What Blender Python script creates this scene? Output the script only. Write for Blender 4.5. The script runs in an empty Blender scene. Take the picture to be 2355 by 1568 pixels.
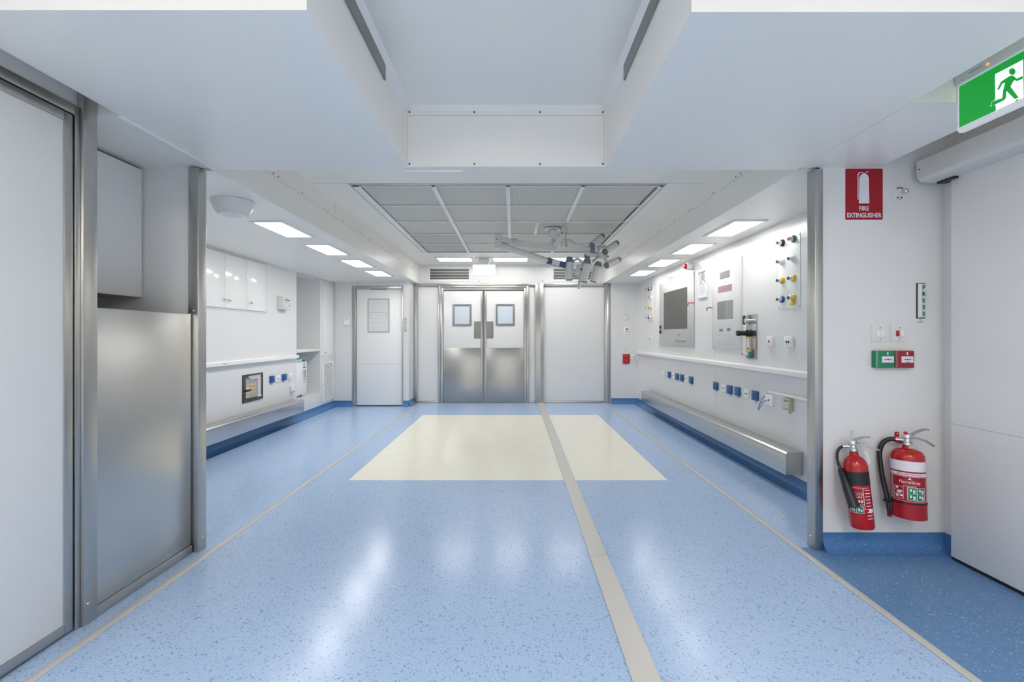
import bpy, bmesh, math
from mathutils import Vector, Matrix, Quaternion
PI = math.pi
S = bpy.context.scene
C = S.collection
# ------------------------------------------------------------ camera, light level
F = 1047.0                      # focal length in pixels of the 2355 px frame
CAMZ = 1.25
HX, HY = 1180.0, 772.0          # vanishing point of the long axis
cam_d = bpy.data.cameras.new('camera')
cam = bpy.data.objects.new('camera', cam_d)
C.objects.link(cam)
cam.location = (0, 0, CAMZ)
cam.rotation_euler = (PI / 2, 0, 0)
cam_d.sensor_width = 36.0
cam_d.lens = 36.0 * F / 2355.0
cam_d.shift_x = -(HX - 1177.5) / 2355.0
cam_d.shift_y = -(784.0 - HY) / 2355.0
cam_d.clip_start = 0.02
S.camera = cam
world = bpy.data.worlds.new('world')
S.world = world
world.use_nodes = True
world.node_tree.nodes['Background'].inputs[0].default_value = (1.0, 0.93, 0.845, 1)
world.node_tree.nodes['Background'].inputs[1].default_value = 1.1  # fill light, entering by the opening added in the back wall
S.view_settings.view_transform = 'Standard'
S.view_settings.look = 'None'
S.view_settings.gamma = 1.0
S.view_settings.use_curve_mapping = False
S.view_settings.exposure = 0.25
PANEL_W = 19.0                   # emission of the theatre's light panels
NEAR_W = 28.0                    # emission of the panels in the near room
S.cycles.use_denoising = True
S.cycles.max_bounces = 14
S.cycles.diffuse_bounces = 7
S.cycles.glossy_bounces = 5
S.cycles.sample_clamp_indirect = 10.0
S.cycles.caustics_reflective = False
S.cycles.caustics_refractive = False

# ------------------------------------------------------------ materials
def lin(c):
    return tuple((x / 12.92 if x <= 0.04045 else ((x + 0.055) / 1.055) ** 2.4) for x in c)

def rgb(r, g, b):
    return lin((r / 255.0, g / 255.0, b / 255.0)) + (1.0,)

def mat(name, col, rough=0.4, metal=0.0, emit=0.0, bump=0.0, bscale=60.0, var=0.0, coat=0.0, spec=0.5, trans=0.0, alpha=1.0):
    m = bpy.data.materials.new(name)
    m.use_nodes = True
    nt = m.node_tree
    b = nt.nodes['Principled BSDF']
    b.inputs['Base Color'].default_value = col
    b.inputs['Roughness'].default_value = rough
    b.inputs['Metallic'].default_value = metal
    b.inputs['Specular IOR Level'].default_value = spec
    b.inputs['Coat Weight'].default_value = coat
    b.inputs['Transmission Weight'].default_value = trans
    b.inputs['Alpha'].default_value = alpha
    if emit:
        b.inputs['Emission Color'].default_value = col
        b.inputs['Emission Strength'].default_value = emit
    if bump or var:
        tc = nt.nodes.new('ShaderNodeTexCoord')
        nz = nt.nodes.new('ShaderNodeTexNoise')
        nz.inputs['Scale'].default_value = bscale
        nz.inputs['Detail'].default_value = 3
        nt.links.new(tc.outputs['Object'], nz.inputs['Vector'])
        if bump:
            bp = nt.nodes.new('ShaderNodeBump')
            bp.inputs['Strength'].default_value = bump
            bp.inputs['Distance'].default_value = 0.002
            nt.links.new(nz.outputs['Fac'], bp.inputs['Height'])
            nt.links.new(bp.outputs['Normal'], b.inputs['Normal'])
        if var:
            mp = nt.nodes.new('ShaderNodeMapRange')
            mp.inputs['To Min'].default_value = rough - var
            mp.inputs['To Max'].default_value = rough + var
            nt.links.new(nz.outputs['Fac'], mp.inputs['Value'])
            nt.links.new(mp.outputs['Result'], b.inputs['Roughness'])
    return m

def steel_mat(name, col, rough, stretch=(60, 60, 4)):
    m = mat(name, col, rough, 1.0)
    nt = m.node_tree
    b = nt.nodes['Principled BSDF']
    tc = nt.nodes.new('ShaderNodeTexCoord')
    mp = nt.nodes.new('ShaderNodeMapping')
    mp.inputs['Scale'].default_value = stretch
    nz = nt.nodes.new('ShaderNodeTexNoise')
    nz.inputs['Scale'].default_value = 3.0
    nz.inputs['Detail'].default_value = 4
    nt.links.new(tc.outputs['Object'], mp.inputs['Vector'])
    nt.links.new(mp.outputs['Vector'], nz.inputs['Vector'])
    n2 = nt.nodes.new('ShaderNodeTexNoise')
    n2.inputs['Scale'].default_value = 5.0
    nt.links.new(tc.outputs['Object'], n2.inputs['Vector'])
    mr = nt.nodes.new('ShaderNodeMapRange')
    mr.inputs['To Min'].default_value = rough - 0.012
    mr.inputs['To Max'].default_value = rough + 0.018
    nt.links.new(n2.outputs['Fac'], mr.inputs['Value'])
    nt.links.new(mr.outputs['Result'], b.inputs['Roughness'])
    return m

def vinyl(name, base, dark, light, lightfac, darkfac, rough):
    """speckled sheet vinyl: small dark and pale flecks"""
    m = mat(name, base, rough)
    nt = m.node_tree
    b = nt.nodes['Principled BSDF']
    b.inputs['Specular IOR Level'].default_value = 0.3
    tc = nt.nodes.new('ShaderNodeTexCoord')

    def flecks(scale, thr, soft, seed, sx):
        mp = nt.nodes.new('ShaderNodeMapping')
        mp.inputs['Location'].default_value = (seed, seed * 1.7, 0)
        mp.inputs['Scale'].default_value = (sx, 1, 1)
        nt.links.new(tc.outputs['Object'], mp.inputs['Vector'])
        v = nt.nodes.new('ShaderNodeTexNoise')
        v.inputs['Scale'].default_value = scale
        v.inputs['Detail'].default_value = 1.5
        nt.links.new(mp.outputs['Vector'], v.inputs['Vector'])
        r = nt.nodes.new('ShaderNodeMapRange')
        r.inputs['From Min'].default_value = thr
        r.inputs['From Max'].default_value = thr + soft
        nt.links.new(v.outputs['Fac'], r.inputs['Value'])
        return r.outputs['Result']

    def mixc(fac_socket, amount, colA, colB):
        mul = nt.nodes.new('ShaderNodeMath')
        mul.operation = 'MULTIPLY'
        mul.inputs[1].default_value = amount
        nt.links.new(fac_socket, mul.inputs[0])
        mx = nt.nodes.new('ShaderNodeMix')
        mx.data_type = 'RGBA'
        nt.links.new(mul.outputs[0], mx.inputs[0])
        if hasattr(colA, 'is_linked'):
            nt.links.new(colA, mx.inputs[6])
        else:
            mx.inputs[6].default_value = colA
        mx.inputs[7].default_value = colB
        return mx.outputs[2]
    c = mixc(flecks(7, 0.35, 0.5, 9.0, 1), 0.25, base, tuple(min(1, x * 1.12) for x in base[:3]) + (1,))
    c = mixc(flecks(110, 0.62, 0.05, 0.0, 1.0), darkfac, c, dark)
    c = mixc(flecks(150, 0.63, 0.04, 3.3, 1.0), darkfac * 0.6, c, dark)
    c = mixc(flecks(125, 0.645, 0.05, 7.7, 1.0), lightfac, c, light)
    nt.links.new(c, b.inputs['Base Color'])
    nz = nt.nodes.new('ShaderNodeTexNoise')
    nz.inputs['Scale'].default_value = 4.0
    nt.links.new(tc.outputs['Object'], nz.inputs['Vector'])
    bp = nt.nodes.new('ShaderNodeBump')
    bp.inputs['Strength'].default_value = 0.12
    bp.inputs['Distance'].default_value = 0.01
    nt.links.new(nz.outputs['Fac'], bp.inputs['Height'])
    nt.links.new(bp.outputs['Normal'], b.inputs['Normal'])
    return m

def stripe_mat(name, a, bcol, scale, rough=0.5, axis='X'):
    m = mat(name, a, rough)
    nt = m.node_tree
    b = nt.nodes['Principled BSDF']
    tc = nt.nodes.new('ShaderNodeTexCoord')
    w = nt.nodes.new('ShaderNodeTexWave')
    w.bands_direction = axis
    w.inputs['Scale'].default_value = scale
    nt.links.new(tc.outputs['Object'], w.inputs['Vector'])
    mx = nt.nodes.new('ShaderNodeMix')
    mx.data_type = 'RGBA'
    nt.links.new(w.outputs['Fac'], mx.inputs[0])
    mx.inputs[6].default_value = a
    mx.inputs[7].default_value = bcol
    nt.links.new(mx.outputs[2], b.inputs['Base Color'])
    return m

M = {}
M['wall'] = mat('white_wall_laminate', rgb(225, 225, 224), 0.24, bscale=9, var=0.02)
M['ceil'] = mat('white_ceiling_panel', rgb(242, 239, 233), 0.32, bscale=7, var=0.03)
M['door'] = mat('door_white_laminate', rgb(238, 237, 235), 0.35, bscale=12, var=0.03)
M['cab'] = mat('cabinet_gloss_white', rgb(240, 239, 236), 0.1, bscale=5, var=0.02)
M['steel'] = steel_mat('brushed_steel', (0.53, 0.525, 0.505, 1), 0.31)
M['steel_kick'] = steel_mat('kick_plate_steel', (0.46, 0.455, 0.44, 1), 0.31)
M['steel_satin'] = steel_mat('satin_steel', (0.74, 0.735, 0.72, 1), 0.48)
M['lever'] = mat('dull_chrome_lever', (0.42, 0.42, 0.41, 1), 0.3, 1.0)
M['steel_h'] = steel_mat('brushed_steel_sheet', (0.64, 0.635, 0.61, 1), 0.3)
M['steel_dull'] = steel_mat('dull_steel', (0.33, 0.33, 0.32, 1), 0.45)
M['chrome'] = mat('polished_chrome', (0.75, 0.75, 0.74, 1), 0.14, 1.0)
M['alu'] = mat('floor_strip_metal', rgb(203, 201, 196), 0.4, 0.2)
M['floor'] = vinyl('blue_speckled_vinyl', rgb(169, 194, 227), rgb(84, 118, 160), rgb(205, 208, 210), 0.45, 0.62, 0.2)
M['floor_d'] = vinyl('deep_blue_speckled_vinyl', rgb(98, 137, 180), rgb(64, 102, 150), rgb(190, 208, 228), 0.55, 0.45, 0.25)
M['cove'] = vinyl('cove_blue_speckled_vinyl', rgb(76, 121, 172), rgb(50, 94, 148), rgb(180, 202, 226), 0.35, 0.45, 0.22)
M['cream'] = vinyl('cream_vinyl', rgb(243, 240, 224), rgb(214, 212, 198), rgb(242, 241, 232), 0.3, 0.4, 0.17)
M['white'] = mat('white_plastic', rgb(238, 238, 236), 0.3, bump=0.01)
M['offwhite'] = mat('off_white_plastic', rgb(222, 222, 218), 0.35, bump=0.01)
M['greyp'] = mat('light_grey_enamel', rgb(214, 214, 210), 0.3, bump=0.01)
M['midgrey'] = mat('mid_grey_plastic', rgb(150, 151, 150), 0.4, bump=0.01)
M['black'] = mat('black_rubber', rgb(28, 30, 32), 0.35, bump=0.02)
M['dark'] = mat('dark_recess', rgb(50, 51, 50), 0.6, bump=0.02)
M['seam'] = mat('panel_seam_shadow_gap', rgb(168, 170, 170), 0.6, bump=0.02)
M['screw'] = mat('screw_head', rgb(96, 96, 92), 0.4, 0.6, bump=0.02)
M['screen'] = mat('dark_glass_screen', rgb(84, 83, 79), 0.3, bump=0.01)
M['blue'] = mat('blue_socket_plastic', rgb(38, 88, 148), 0.35, bump=0.01)
M['slate'] = mat('slate_blue_cap', rgb(116, 129, 152), 0.3, bump=0.01)
M['navy'] = mat('navy_control_band', rgb(74, 92, 116), 0.4, bump=0.01)
M['red'] = mat('red_enamel', rgb(178, 12, 20), 0.22, coat=0.3, bump=0.01)
M['red_sign'] = mat('red_sign_paint', rgb(160, 12, 30), 0.4, bump=0.01)
M['red_p'] = mat('red_plastic', rgb(188, 26, 26), 0.35, bump=0.01)
M['red_box'] = mat('red_call_point_plastic', rgb(148, 32, 40), 0.3, bump=0.01)
M['green_box'] = mat('green_call_point_plastic', rgb(20, 128, 86), 0.3, bump=0.01)
M['teal'] = mat('teal_plastic', rgb(0, 118, 112), 0.4, bump=0.01)
M['teal_pale'] = mat('pale_teal_plastic', rgb(150, 212, 205), 0.4, bump=0.01)
M['teal_gas'] = mat('teal_gas_ring', rgb(70, 130, 135), 0.4, bump=0.01)
M['yellow'] = mat('yellow_plastic', rgb(232, 196, 20), 0.35, bump=0.01)
M['beige'] = mat('beige_plastic', rgb(190, 180, 158), 0.4, bump=0.01)
M['brown'] = mat('dark_brown_frame', rgb(70, 64, 58), 0.4, bump=0.01)
M['lilac'] = mat('lilac_label', rgb(205, 175, 205), 0.5, bump=0.01)
M['green_label'] = mat('green_label', rgb(12, 120, 80), 0.4, bump=0.01)
M['label_white'] = mat('label_white', rgb(228, 224, 232), 0.35, bump=0.01)
M['ink'] = mat('dark_ink', rgb(50, 52, 58), 0.5, bump=0.01)
M['ink_pale'] = mat('pale_grey_ink', rgb(160, 164, 168), 0.5, bump=0.01)
M['pink'] = mat('pink_grey_display', rgb(176, 136, 142), 0.4, bump=0.1, bscale=120)
M['greydisp'] = mat('grey_display', rgb(132, 134, 133), 0.4, bump=0.1, bscale=120)
M['diff'] = mat('lit_diffuser', (1.0, 0.975, 0.95, 1), 0.5, emit=PANEL_W)
M['diff_low'] = mat('lit_diffuser_dimmed', (1.0, 0.975, 0.95, 1), 0.5, emit=PANEL_W * 0.55)
M['diff_mid'] = mat('lit_diffuser_far', (1.0, 0.975, 0.95, 1), 0.5, emit=PANEL_W * 0.62)
M['diff_near'] = mat('lit_diffuser_near_room', (1.0, 0.93, 0.845, 1), 0.5, emit=NEAR_W)
M['exit_green'] = mat('backlit_green', rgb(12, 150, 52), 0.4, emit=0.5)
M['exit_white'] = mat('backlit_white', rgb(238, 240, 238), 0.4, emit=0.55)
M['exit_edge'] = mat('edge_lit_acrylic', rgb(232, 234, 232), 0.3, emit=0.12)
M['exit_back'] = mat('backlit_blank_panel', rgb(250, 250, 246), 0.4, emit=0.75)
M['led'] = mat('orange_led', rgb(255, 110, 50), 0.4, emit=2.5)
M['pane'] = mat('frosted_pane', rgb(205, 216, 226), 0.2, bump=0.01)
M['glass'] = mat('clear_glass', (0.9, 0.92, 0.92, 1), 0.05, alpha=0.12)
M['filter'] = stripe_mat('perforated_filter_mesh', rgb(212, 210, 204), rgb(188, 187, 181), 26.0)
M['filter_d'] = stripe_mat('perforated_filter_mesh_darker', rgb(198, 197, 193), rgb(172, 172, 168), 26.0)  # darker tone of the filter mesh, for a few panels on the left
M['blind'] = stripe_mat('grey_streaked_blind', rgb(228, 228, 225), rgb(208, 210, 210), 14.0, axis='Z')
M['grille'] = mat('speckled_lens_glass', rgb(120, 120, 112), 0.3, bump=0.8, bscale=140)
M['bumper'] = steel_mat('bumper_steel', (0.6, 0.6, 0.6, 1), 0.2, (60, 4, 60))

# ------------------------------------------------------------ mesh building
X_, Y_, Z_ = Vector((1, 0, 0)), Vector((0, 1, 0)), Vector((0, 0, 1))
def frame(o, U, V, W): return (Vector(o), Vector(U), Vector(V), Vector(W))
def fr_right(y, z, x=2.2994): return frame((x, y, z), -Y_, Z_, -X_)      # looking at the right wall
def fr_left(y, z, x=-3.18): return frame((x, y, z), Y_, Z_, X_)       # looking at the left wall
def fr_far(x, z, y): return frame((x, y, z), X_, Z_, -Y_)             # looking at a wall across the view
def fr_ceil(x, y, z): return frame((x, y, z), X_, -Y_, -Z_)           # hanging from a ceiling

ORIG = {}
class MB:
    def __init__(s, fr=None):
        s.v = []; s.f = []; s.mi = []; s.m = 0; s.fr = fr
    def T(s, p):
        p = Vector(p)
        if s.fr is None: return p
        o, U, V, W = s.fr
        return o + U * p.x + V * p.y + W * p.z
    def add(s, vs, fs, mi=None):
        k = len(s.v)
        s.v += [s.T(p) for p in vs]
        for f in fs:
            s.f.append([k + i for i in f]); s.mi.append(s.m if mi is None else mi)
        return s
    def box(s, a, b, bev=0.0, seg=2):
        a, b = Vector(a), Vector(b)
        lo = Vector([min(a[i], b[i]) for i in range(3)]); hi = Vector([max(a[i], b[i]) for i in range(3)])
        bm = bmesh.new()
        bmesh.ops.create_cube(bm, size=1.0)
        c = (lo + hi) / 2; d = hi - lo
        for v in bm.verts:
            v.co = Vector((c.x + v.co.x * d.x, c.y + v.co.y * d.y, c.z + v.co.z * d.z))
        if bev > 0:
            bmesh.ops.bevel(bm, geom=bm.edges[:], offset=min(bev, min(d) * 0.49), segments=seg, affect='EDGES', profile=0.5)
        bm.verts.index_update()
        s.add([v.co.copy() for v in bm.verts], [[v.index for v in f.verts] for f in bm.faces])
        bm.free()
        return s
    def lathe(s, prof, p0, ax, n=28, cap=True):
        p0 = Vector(p0); ax = Vector(ax).normalized()
        a = ax.orthogonal().normalized(); b = ax.cross(a)
        vs = []
        for r, h in prof:
            for i in range(n):
                t = 2 * PI * i / n
                vs.append(p0 + ax * h + (a * math.cos(t) + b * math.sin(t)) * r)
        fs = []
        for j in range(len(prof) - 1):
            for i in range(n):
                k = (i + 1) % n
                fs.append([j * n + i, j * n + k, (j + 1) * n + k, (j + 1) * n + i])
        if cap:
            fs.append(list(range(n))[::-1]); fs.append([(len(prof) - 1) * n + i for i in range(n)])
        return s.add(vs, fs)
    def cyl(s, p0, p1, r0, r1=None, n=20):
        p0, p1 = Vector(p0), Vector(p1)
        d = p1 - p0
        return s.lathe([(r0, 0), (r0 if r1 is None else r1, d.length)], p0, d, n)
    def ball(s, c, r, n=20, squash=1.0):
        prof = [(max(1e-4, r * math.sin(PI * i / 10)), -r * squash * math.cos(PI * i / 10)) for i in range(11)]
        return s.lathe(prof, c, (0, 0, 1), n)
    def tube(s, pts, r, n=12):
        pts = [Vector(p) for p in pts]
        rs = list(r) if isinstance(r, (list, tuple)) else [r] * len(pts)
        if len(pts) > 2:                        # Catmull-Rom through the points
            P, Q = [], []
            for i in range(len(pts) - 1):
                a, b_, c, d = pts[max(i - 1, 0)], pts[i], pts[i + 1], pts[min(i + 2, len(pts) - 1)]
                for k in range(4):
                    t = k / 4
                    P.append(0.5 * (2 * b_ + (c - a) * t + (2 * a - 5 * b_ + 4 * c - d) * t * t + (3 * b_ - a - 3 * c + d) * t ** 3))
                    Q.append(rs[i] + (rs[i + 1] - rs[i]) * t)
            pts, rs = P + [pts[-1]], Q + [rs[-1]]
        vs = []; fs = []
        prev = None
        for i, p in enumerate(pts):
            t = (pts[min(i + 1, len(pts) - 1)] - pts[max(i - 1, 0)]).normalized()
            if prev is None: a = t.orthogonal().normalized()
            else: a = (prev - t * prev.dot(t)).normalized()
            prev = a; b = t.cross(a)
            for k in range(n):
                th = 2 * PI * k / n
                vs.append(p + (a * math.cos(th) + b * math.sin(th)) * rs[i])
        for i in range(len(pts) - 1):
            for k in range(n):
                q = (k + 1) % n
                fs.append([i * n + k, i * n + q, (i + 1) * n + q, (i + 1) * n + k])
        fs.append(list(range(n))[::-1]); fs.append([(len(pts) - 1) * n + i for i in range(n)])
        return s.add(vs, fs)
    def prism(s, poly, w0, w1):
        """polygon in the frame's first two axes, from w0 to w1 along the third"""
        n = len(poly)
        area = sum(poly[i][0] * poly[(i + 1) % n][1] - poly[(i + 1) % n][0] * poly[i][1] for i in range(n))
        if area < 0: poly = poly[::-1]
        lo, hi = min(w0, w1), max(w0, w1)
        vs = [(p[0], p[1], lo) for p in poly] + [(p[0], p[1], hi) for p in poly]
        fs = [list(range(n))[::-1], list(range(n, 2 * n))] + [[i, (i + 1) % n, n + (i + 1) % n, n + i] for i in range(n)]
        return s.add(vs, fs)
    def extr(s, prof, p0, p1, A, B):
        """closed profile (a,b) in directions A,B swept from p0 to p1"""
        A, B, p0, p1 = Vector(A), Vector(B), Vector(p0), Vector(p1)
        n = len(prof)
        vs = [p0 + A * a + B * b for a, b in prof] + [p1 + A * a + B * b for a, b in prof]
        fs = [list(range(n)), list(range(n, 2 * n))[::-1]] + [[i, n + i, n + (i + 1) % n, (i + 1) % n] for i in range(n)]
        return s.add(vs, fs)
    def rrect(s, u0, v0, u1, v1, r, w0, w1, n=5):
        pts = []
        for cx, cy, a0 in ((u1 - r, v1 - r, 0), (u0 + r, v1 - r, 90), (u0 + r, v0 + r, 180), (u1 - r, v0 + r, 270)):
            for k in range(n + 1):
                t = math.radians(a0 + 90 * k / n)
                pts.append((cx + r * math.cos(t), cy + r * math.sin(t)))
        return s.prism(pts, w0, w1)
    def disc(s, u, v, r, w0, w1, n=20, ry=None):
        return s.prism([(u + r * math.cos(2 * PI * i / n), v + (ry or r) * math.sin(2 * PI * i / n)) for i in range(n)], w0, w1)
    def text(s, body, size, u, v, w, th=0.0006, align='CENTER', mapf=None, sx=1.0, bold=0.0):
        cu = bpy.data.curves.new('txt', 'FONT')
        cu.body = body; cu.size = size; cu.align_x = align; cu.align_y = 'CENTER'
        cu.extrude = th / 2; cu.resolution_u = 3; cu.offset = bold * size
        ob = bpy.data.objects.new('txt', cu)
        C.objects.link(ob)
        dg = bpy.context.evaluated_depsgraph_get()
        me = bpy.data.meshes.new_from_object(ob.evaluated_get(dg))
        vs = []
        for q in me.vertices:
            p = (u + q.co.x * sx, v + q.co.y, w + q.co.z + th / 2)
            vs.append(mapf(p) if mapf else p)
        s.add(vs, [list(p.vertices) for p in me.polygons])
        bpy.data.objects.remove(ob); bpy.data.curves.remove(cu); bpy.data.meshes.remove(me)
        return s
    def build(s, name, mats, parent=None, origin=None, smooth=True):
        if not isinstance(mats, (list, tuple)): mats = [mats]
        lo = Vector([min(v[i] for v in s.v) for i in range(3)]); hi = Vector([max(v[i] for v in s.v) for i in range(3)])
        o = Vector(origin) if origin is not None else (lo + hi) / 2
        me = bpy.data.meshes.new(name)
        me.from_pydata([v - o for v in s.v], [], s.f)
        for m in mats: me.materials.append(M[m])
        me.polygons.foreach_set('material_index', s.mi)
        bm = bmesh.new(); bm.from_mesh(me)
        bmesh.ops.recalc_face_normals(bm, faces=bm.faces)
        bm.to_mesh(me); bm.free()
        if smooth:
            me.polygons.foreach_set('use_smooth', [True] * len(me.polygons))
            me.set_sharp_from_angle(angle=math.radians(26))
        me.update()
        ob = bpy.data.objects.new(name, me)
        C.objects.link(ob)
        if parent is not None:
            ob.parent = parent
            ob.location = o - ORIG[parent.name]
        else:
            ob.location = o
        ORIG[ob.name] = o
        return ob

def thing(name, label, cat, loc, group=None):
    o = bpy.data.objects.new(name, None)
    C.objects.link(o)
    o.empty_display_size = 0.05
    o.location = loc
    ORIG[o.name] = Vector(loc)
    return tag(o, label, cat, group)
def tag(o, label, cat, group=None):
    o['label'] = label; o['category'] = cat
    if group: o['group'] = group
    return o
def struct(o, label=None):
    o['kind'] = 'structure'
    if label: o['label'] = label
    return o
def sthing(name, loc, label=None):
    o = bpy.data.objects.new(name, None); C.objects.link(o); o.location = loc; ORIG[o.name] = Vector(loc)
    return struct(o, label)
def dup(root, d, label=None, group=None):
    r = root.copy(); C.objects.link(r); r.location = root.location + Vector(d)
    ORIG[r.name] = ORIG[root.name] + Vector(d)
    if label: r['label'] = label
    if group: r['group'] = group
    for ch in list(root.children):
        c = ch.copy(); C.objects.link(c); c.parent = r
        for g in list(ch.children):
            e = g.copy(); C.objects.link(e); e.parent = c
    return r

def at(px, py, Y): return Vector(((px - HX) * Y / F, Y, CAMZ - (py - HY) * Y / F))
def RY(px, X=2.3): return X * F / (px - HX)
def RZ(px, py, X=2.3): return CAMZ - (py - HY) * X / (px - HX)
def LY(px, X=3.18): return X * F / (HX - px)
def LZ(px, py, X=3.18): return CAMZ - (py - HY) * X / (HX - px)

# ------------------------------------------------------------ room shell
HI = 2.578      # upper ceiling
LO = 2.23       # lowered ceiling
BL, BR = -1.765, 1.675   # inner faces of the long ceiling beams
LW, RW = -3.18, 2.3      # long walls of the side bays
LE, RE, FY = 8.07, 8.4, 8.5   # end walls and far wall
RN, LN = 2.66, 2.655
W_ = 'wall'

m = MB(); m.box((-3.5, -3.1, -0.12), (3.0, 9.0, 0.0)); m.m = 1
m.box((-1.425, 3.94, -0.001), (1.338, 7.19, 0.0008)); m.m = 2
m.box((1.69, -3.05, -0.001), (2.52, 2.69, 0.0008))
struct(m.build('floor', ['floor', 'cream', 'floor_d'], smooth=False), 'blue speckled vinyl floor with a cream rectangle')

# floor strips
struct(MB().box((-1.769, -3, 0), (-1.731, 8.49, 0.003), 0.001).build('trim_1', 'alu'), 'narrow metal floor strip along the left side')
struct(MB().box((1.655, -3, 0.0009), (1.693, 8.49, 0.004), 0.001).build('trim_2', 'alu'), 'narrow metal floor strip along the right side')
m = MB(); m.prism([(0.436, 2.66), (0.532, 2.66), (0.572, 8.49), (0.452, 8.49)], 0.0009, 0.004)
m.prism([(0.424, -0.5), (0.538, -0.5), (0.534, 2.655), (0.434, 2.655)], 0.0009, 0.006)
m.m = 1; m.box((0.434, 2.58, 0.0062), (0.534, 2.66, 0.007)); m.m = 0
struct(m.build('trim_3', ['alu', 'steel_h']), 'wide metal strip across the cream rectangle')

# coving
def cove(name, p0, p1, inward, label, h=0.1, r=0.075):
    prof = [(0, 0), (0, h), (0.006, h)]
    for k in range(8):
        t = PI / 2 * k / 7
        prof.append((0.006 + r - r * math.cos(t), 0.0012 + r - r * math.sin(t)))
    prof.append((0.006 + r + 0.004, 0.0))
    p0 = Vector(p0); p1 = Vector(p1)
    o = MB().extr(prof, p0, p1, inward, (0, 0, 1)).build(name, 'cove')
    return struct(o, label)
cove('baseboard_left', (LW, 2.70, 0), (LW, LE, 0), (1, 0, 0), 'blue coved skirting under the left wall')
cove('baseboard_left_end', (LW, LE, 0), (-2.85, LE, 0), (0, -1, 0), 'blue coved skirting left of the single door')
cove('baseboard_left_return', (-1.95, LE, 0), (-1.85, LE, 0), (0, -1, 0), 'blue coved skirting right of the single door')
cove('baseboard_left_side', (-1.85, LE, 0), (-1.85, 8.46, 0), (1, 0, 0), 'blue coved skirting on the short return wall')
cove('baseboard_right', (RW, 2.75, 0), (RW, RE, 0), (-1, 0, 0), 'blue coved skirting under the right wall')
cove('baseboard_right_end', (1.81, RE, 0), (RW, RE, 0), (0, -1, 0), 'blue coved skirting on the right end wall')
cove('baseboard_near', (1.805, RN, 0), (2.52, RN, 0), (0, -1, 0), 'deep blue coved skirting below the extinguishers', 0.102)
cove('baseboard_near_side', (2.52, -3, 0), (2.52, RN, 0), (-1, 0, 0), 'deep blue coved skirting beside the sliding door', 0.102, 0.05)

# left bay
m = MB()
m.box((-3.3, 2.655, 0), (LW, 6.686, LO)); m.box((-3.3, 7.47, 0), (LW, LE + .05, LO))
m.box((-3.3, 6.686, 0), (LW, 7.47, 0.312))                       # below the alcove
m.box((-3.75, 6.6, 0.30), (-3.3, 7.55, 0.312)); m.box((-3.75, 6.6, 2.185), (-3.18, 7.55, 2.23))
m.box((-3.75, 6.6, .3), (-3.72, 7.55, 2.2)); m.box((-3.75, 6.65, .3), (-3.3, 6.686, 2.2)); m.box((-3.75, 7.47, .3), (-3.3, 7.5, 2.2))
struct(m.build('wall_left', W_), 'white laminate left wall with a tall alcove')
m = MB(); m.box((-3.3, LN, 0), (-1.877, 2.69, HI)); m.box((-1.877, LN + .03, 0), (-1.83, 2.69, HI))
struct(m.build('wall_left_near', W_), 'white partition behind the near left post')
m = MB()
m.box((-3.3, LE, 0), (-2.853, LE + .08, HI)); m.box((-1.948, LE, 0), (-1.85, LE + .08, HI)); m.box((-2.853, LE, 2.134), (-1.948, LE + .08, HI))
m.box((-1.93, LE + .08, 0), (-1.85, 8.6, HI)); m.box((-3.3, 8.6, 0), (-1.85, 8.65, HI))
struct(m.build('wall_left_end', W_), 'white end wall around the single door')
m = MB(); m.extr([(-3.3, 2.184), (BL, 2.224), (BL, HI + .05), (-3.3, HI + .05)], (0, 2.69, 0), (0, 8.1, 0), X_, Z_); m.box((BL - .1, 8.1, 2.224), (BL, 8.5, HI + .05))
m.box((-1.95, 8.1005, 2.2242), (BL - .1005, 8.4995, 2.3))
m.m = 1
for k in range(11):
    y = 3.35 + k * 0.46
    for dy in ((0,) if k % 2 else (0, 0.07)): m.cyl((BL - .001, y + dy, 2.445), (BL + .003, y + dy, 2.445), 0.006, n=8)
m.cyl((BL - .001, 8.25, 2.53), (BL + .003, 8.25, 2.53), .006, n=8)
m.m = 2
m.box((BL, 2.69, 2.424), (BL + .0006, 8.4, 2.426)); m.box((BL, 5.79, 2.224), (BL + .0006, 5.792, 2.424)); m.box((BL, 4.52, 2.426), (BL + .0006, 4.522, 2.578))
for xs in ((-3.18, BL),): m.add([(xs[0], 5.70, 2.1865), (xs[1], 5.70, 2.2233), (xs[1], 5.703, 2.2233), (xs[0], 5.703, 2.1865)], [[0, 1, 2, 3]])
struct(m.build('ceiling_left', ['ceil', 'screw', 'seam']), 'lowered white ceiling and beam over the left bay')
# right bay
m = MB(); m.box((RW, 2.69, 0), (RW + .1, RE + .1, HI)); m.m = 1
m.box((RW - .0004, 5.20, 0.97), (RW, 5.203, 2.22)); m.box((RW - .0004, 5.20, 0.1), (RW, 5.203, 0.92))
struct(m.build('wall_right', [W_, 'seam']), 'white laminate right wall of the theatre')
struct(MB().box((1.81, RE, 0), (RW + .1, RE + .12, HI)).build('wall_right_end', W_), 'white end wall right of the far partition')
m = MB(); m.box((BR, 2.69, 2.224), (RW, RE + .1, HI + .05)); m.m = 1
for k in range(11):
    y = 3.35 + k * 0.46
    for dy in ((0,) if k % 2 else (0, 0.07)): m.cyl((BR - .003, y + dy, 2.445), (BR + .001, y + dy, 2.445), 0.006, n=8)
m.m = 2
m.box((BR - .0006, 2.69, 2.424), (BR, 8.4, 2.426)); m.box((BR - .0006, 5.78, 2.224), (BR, 5.782, 2.424)); m.box((BR, 5.70, 2.2234), (RW, 5.703, 2.224))
struct(m.build('ceiling_right', ['ceil', 'screw', 'seam']), 'lowered white ceiling and beam over the right bay')
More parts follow.
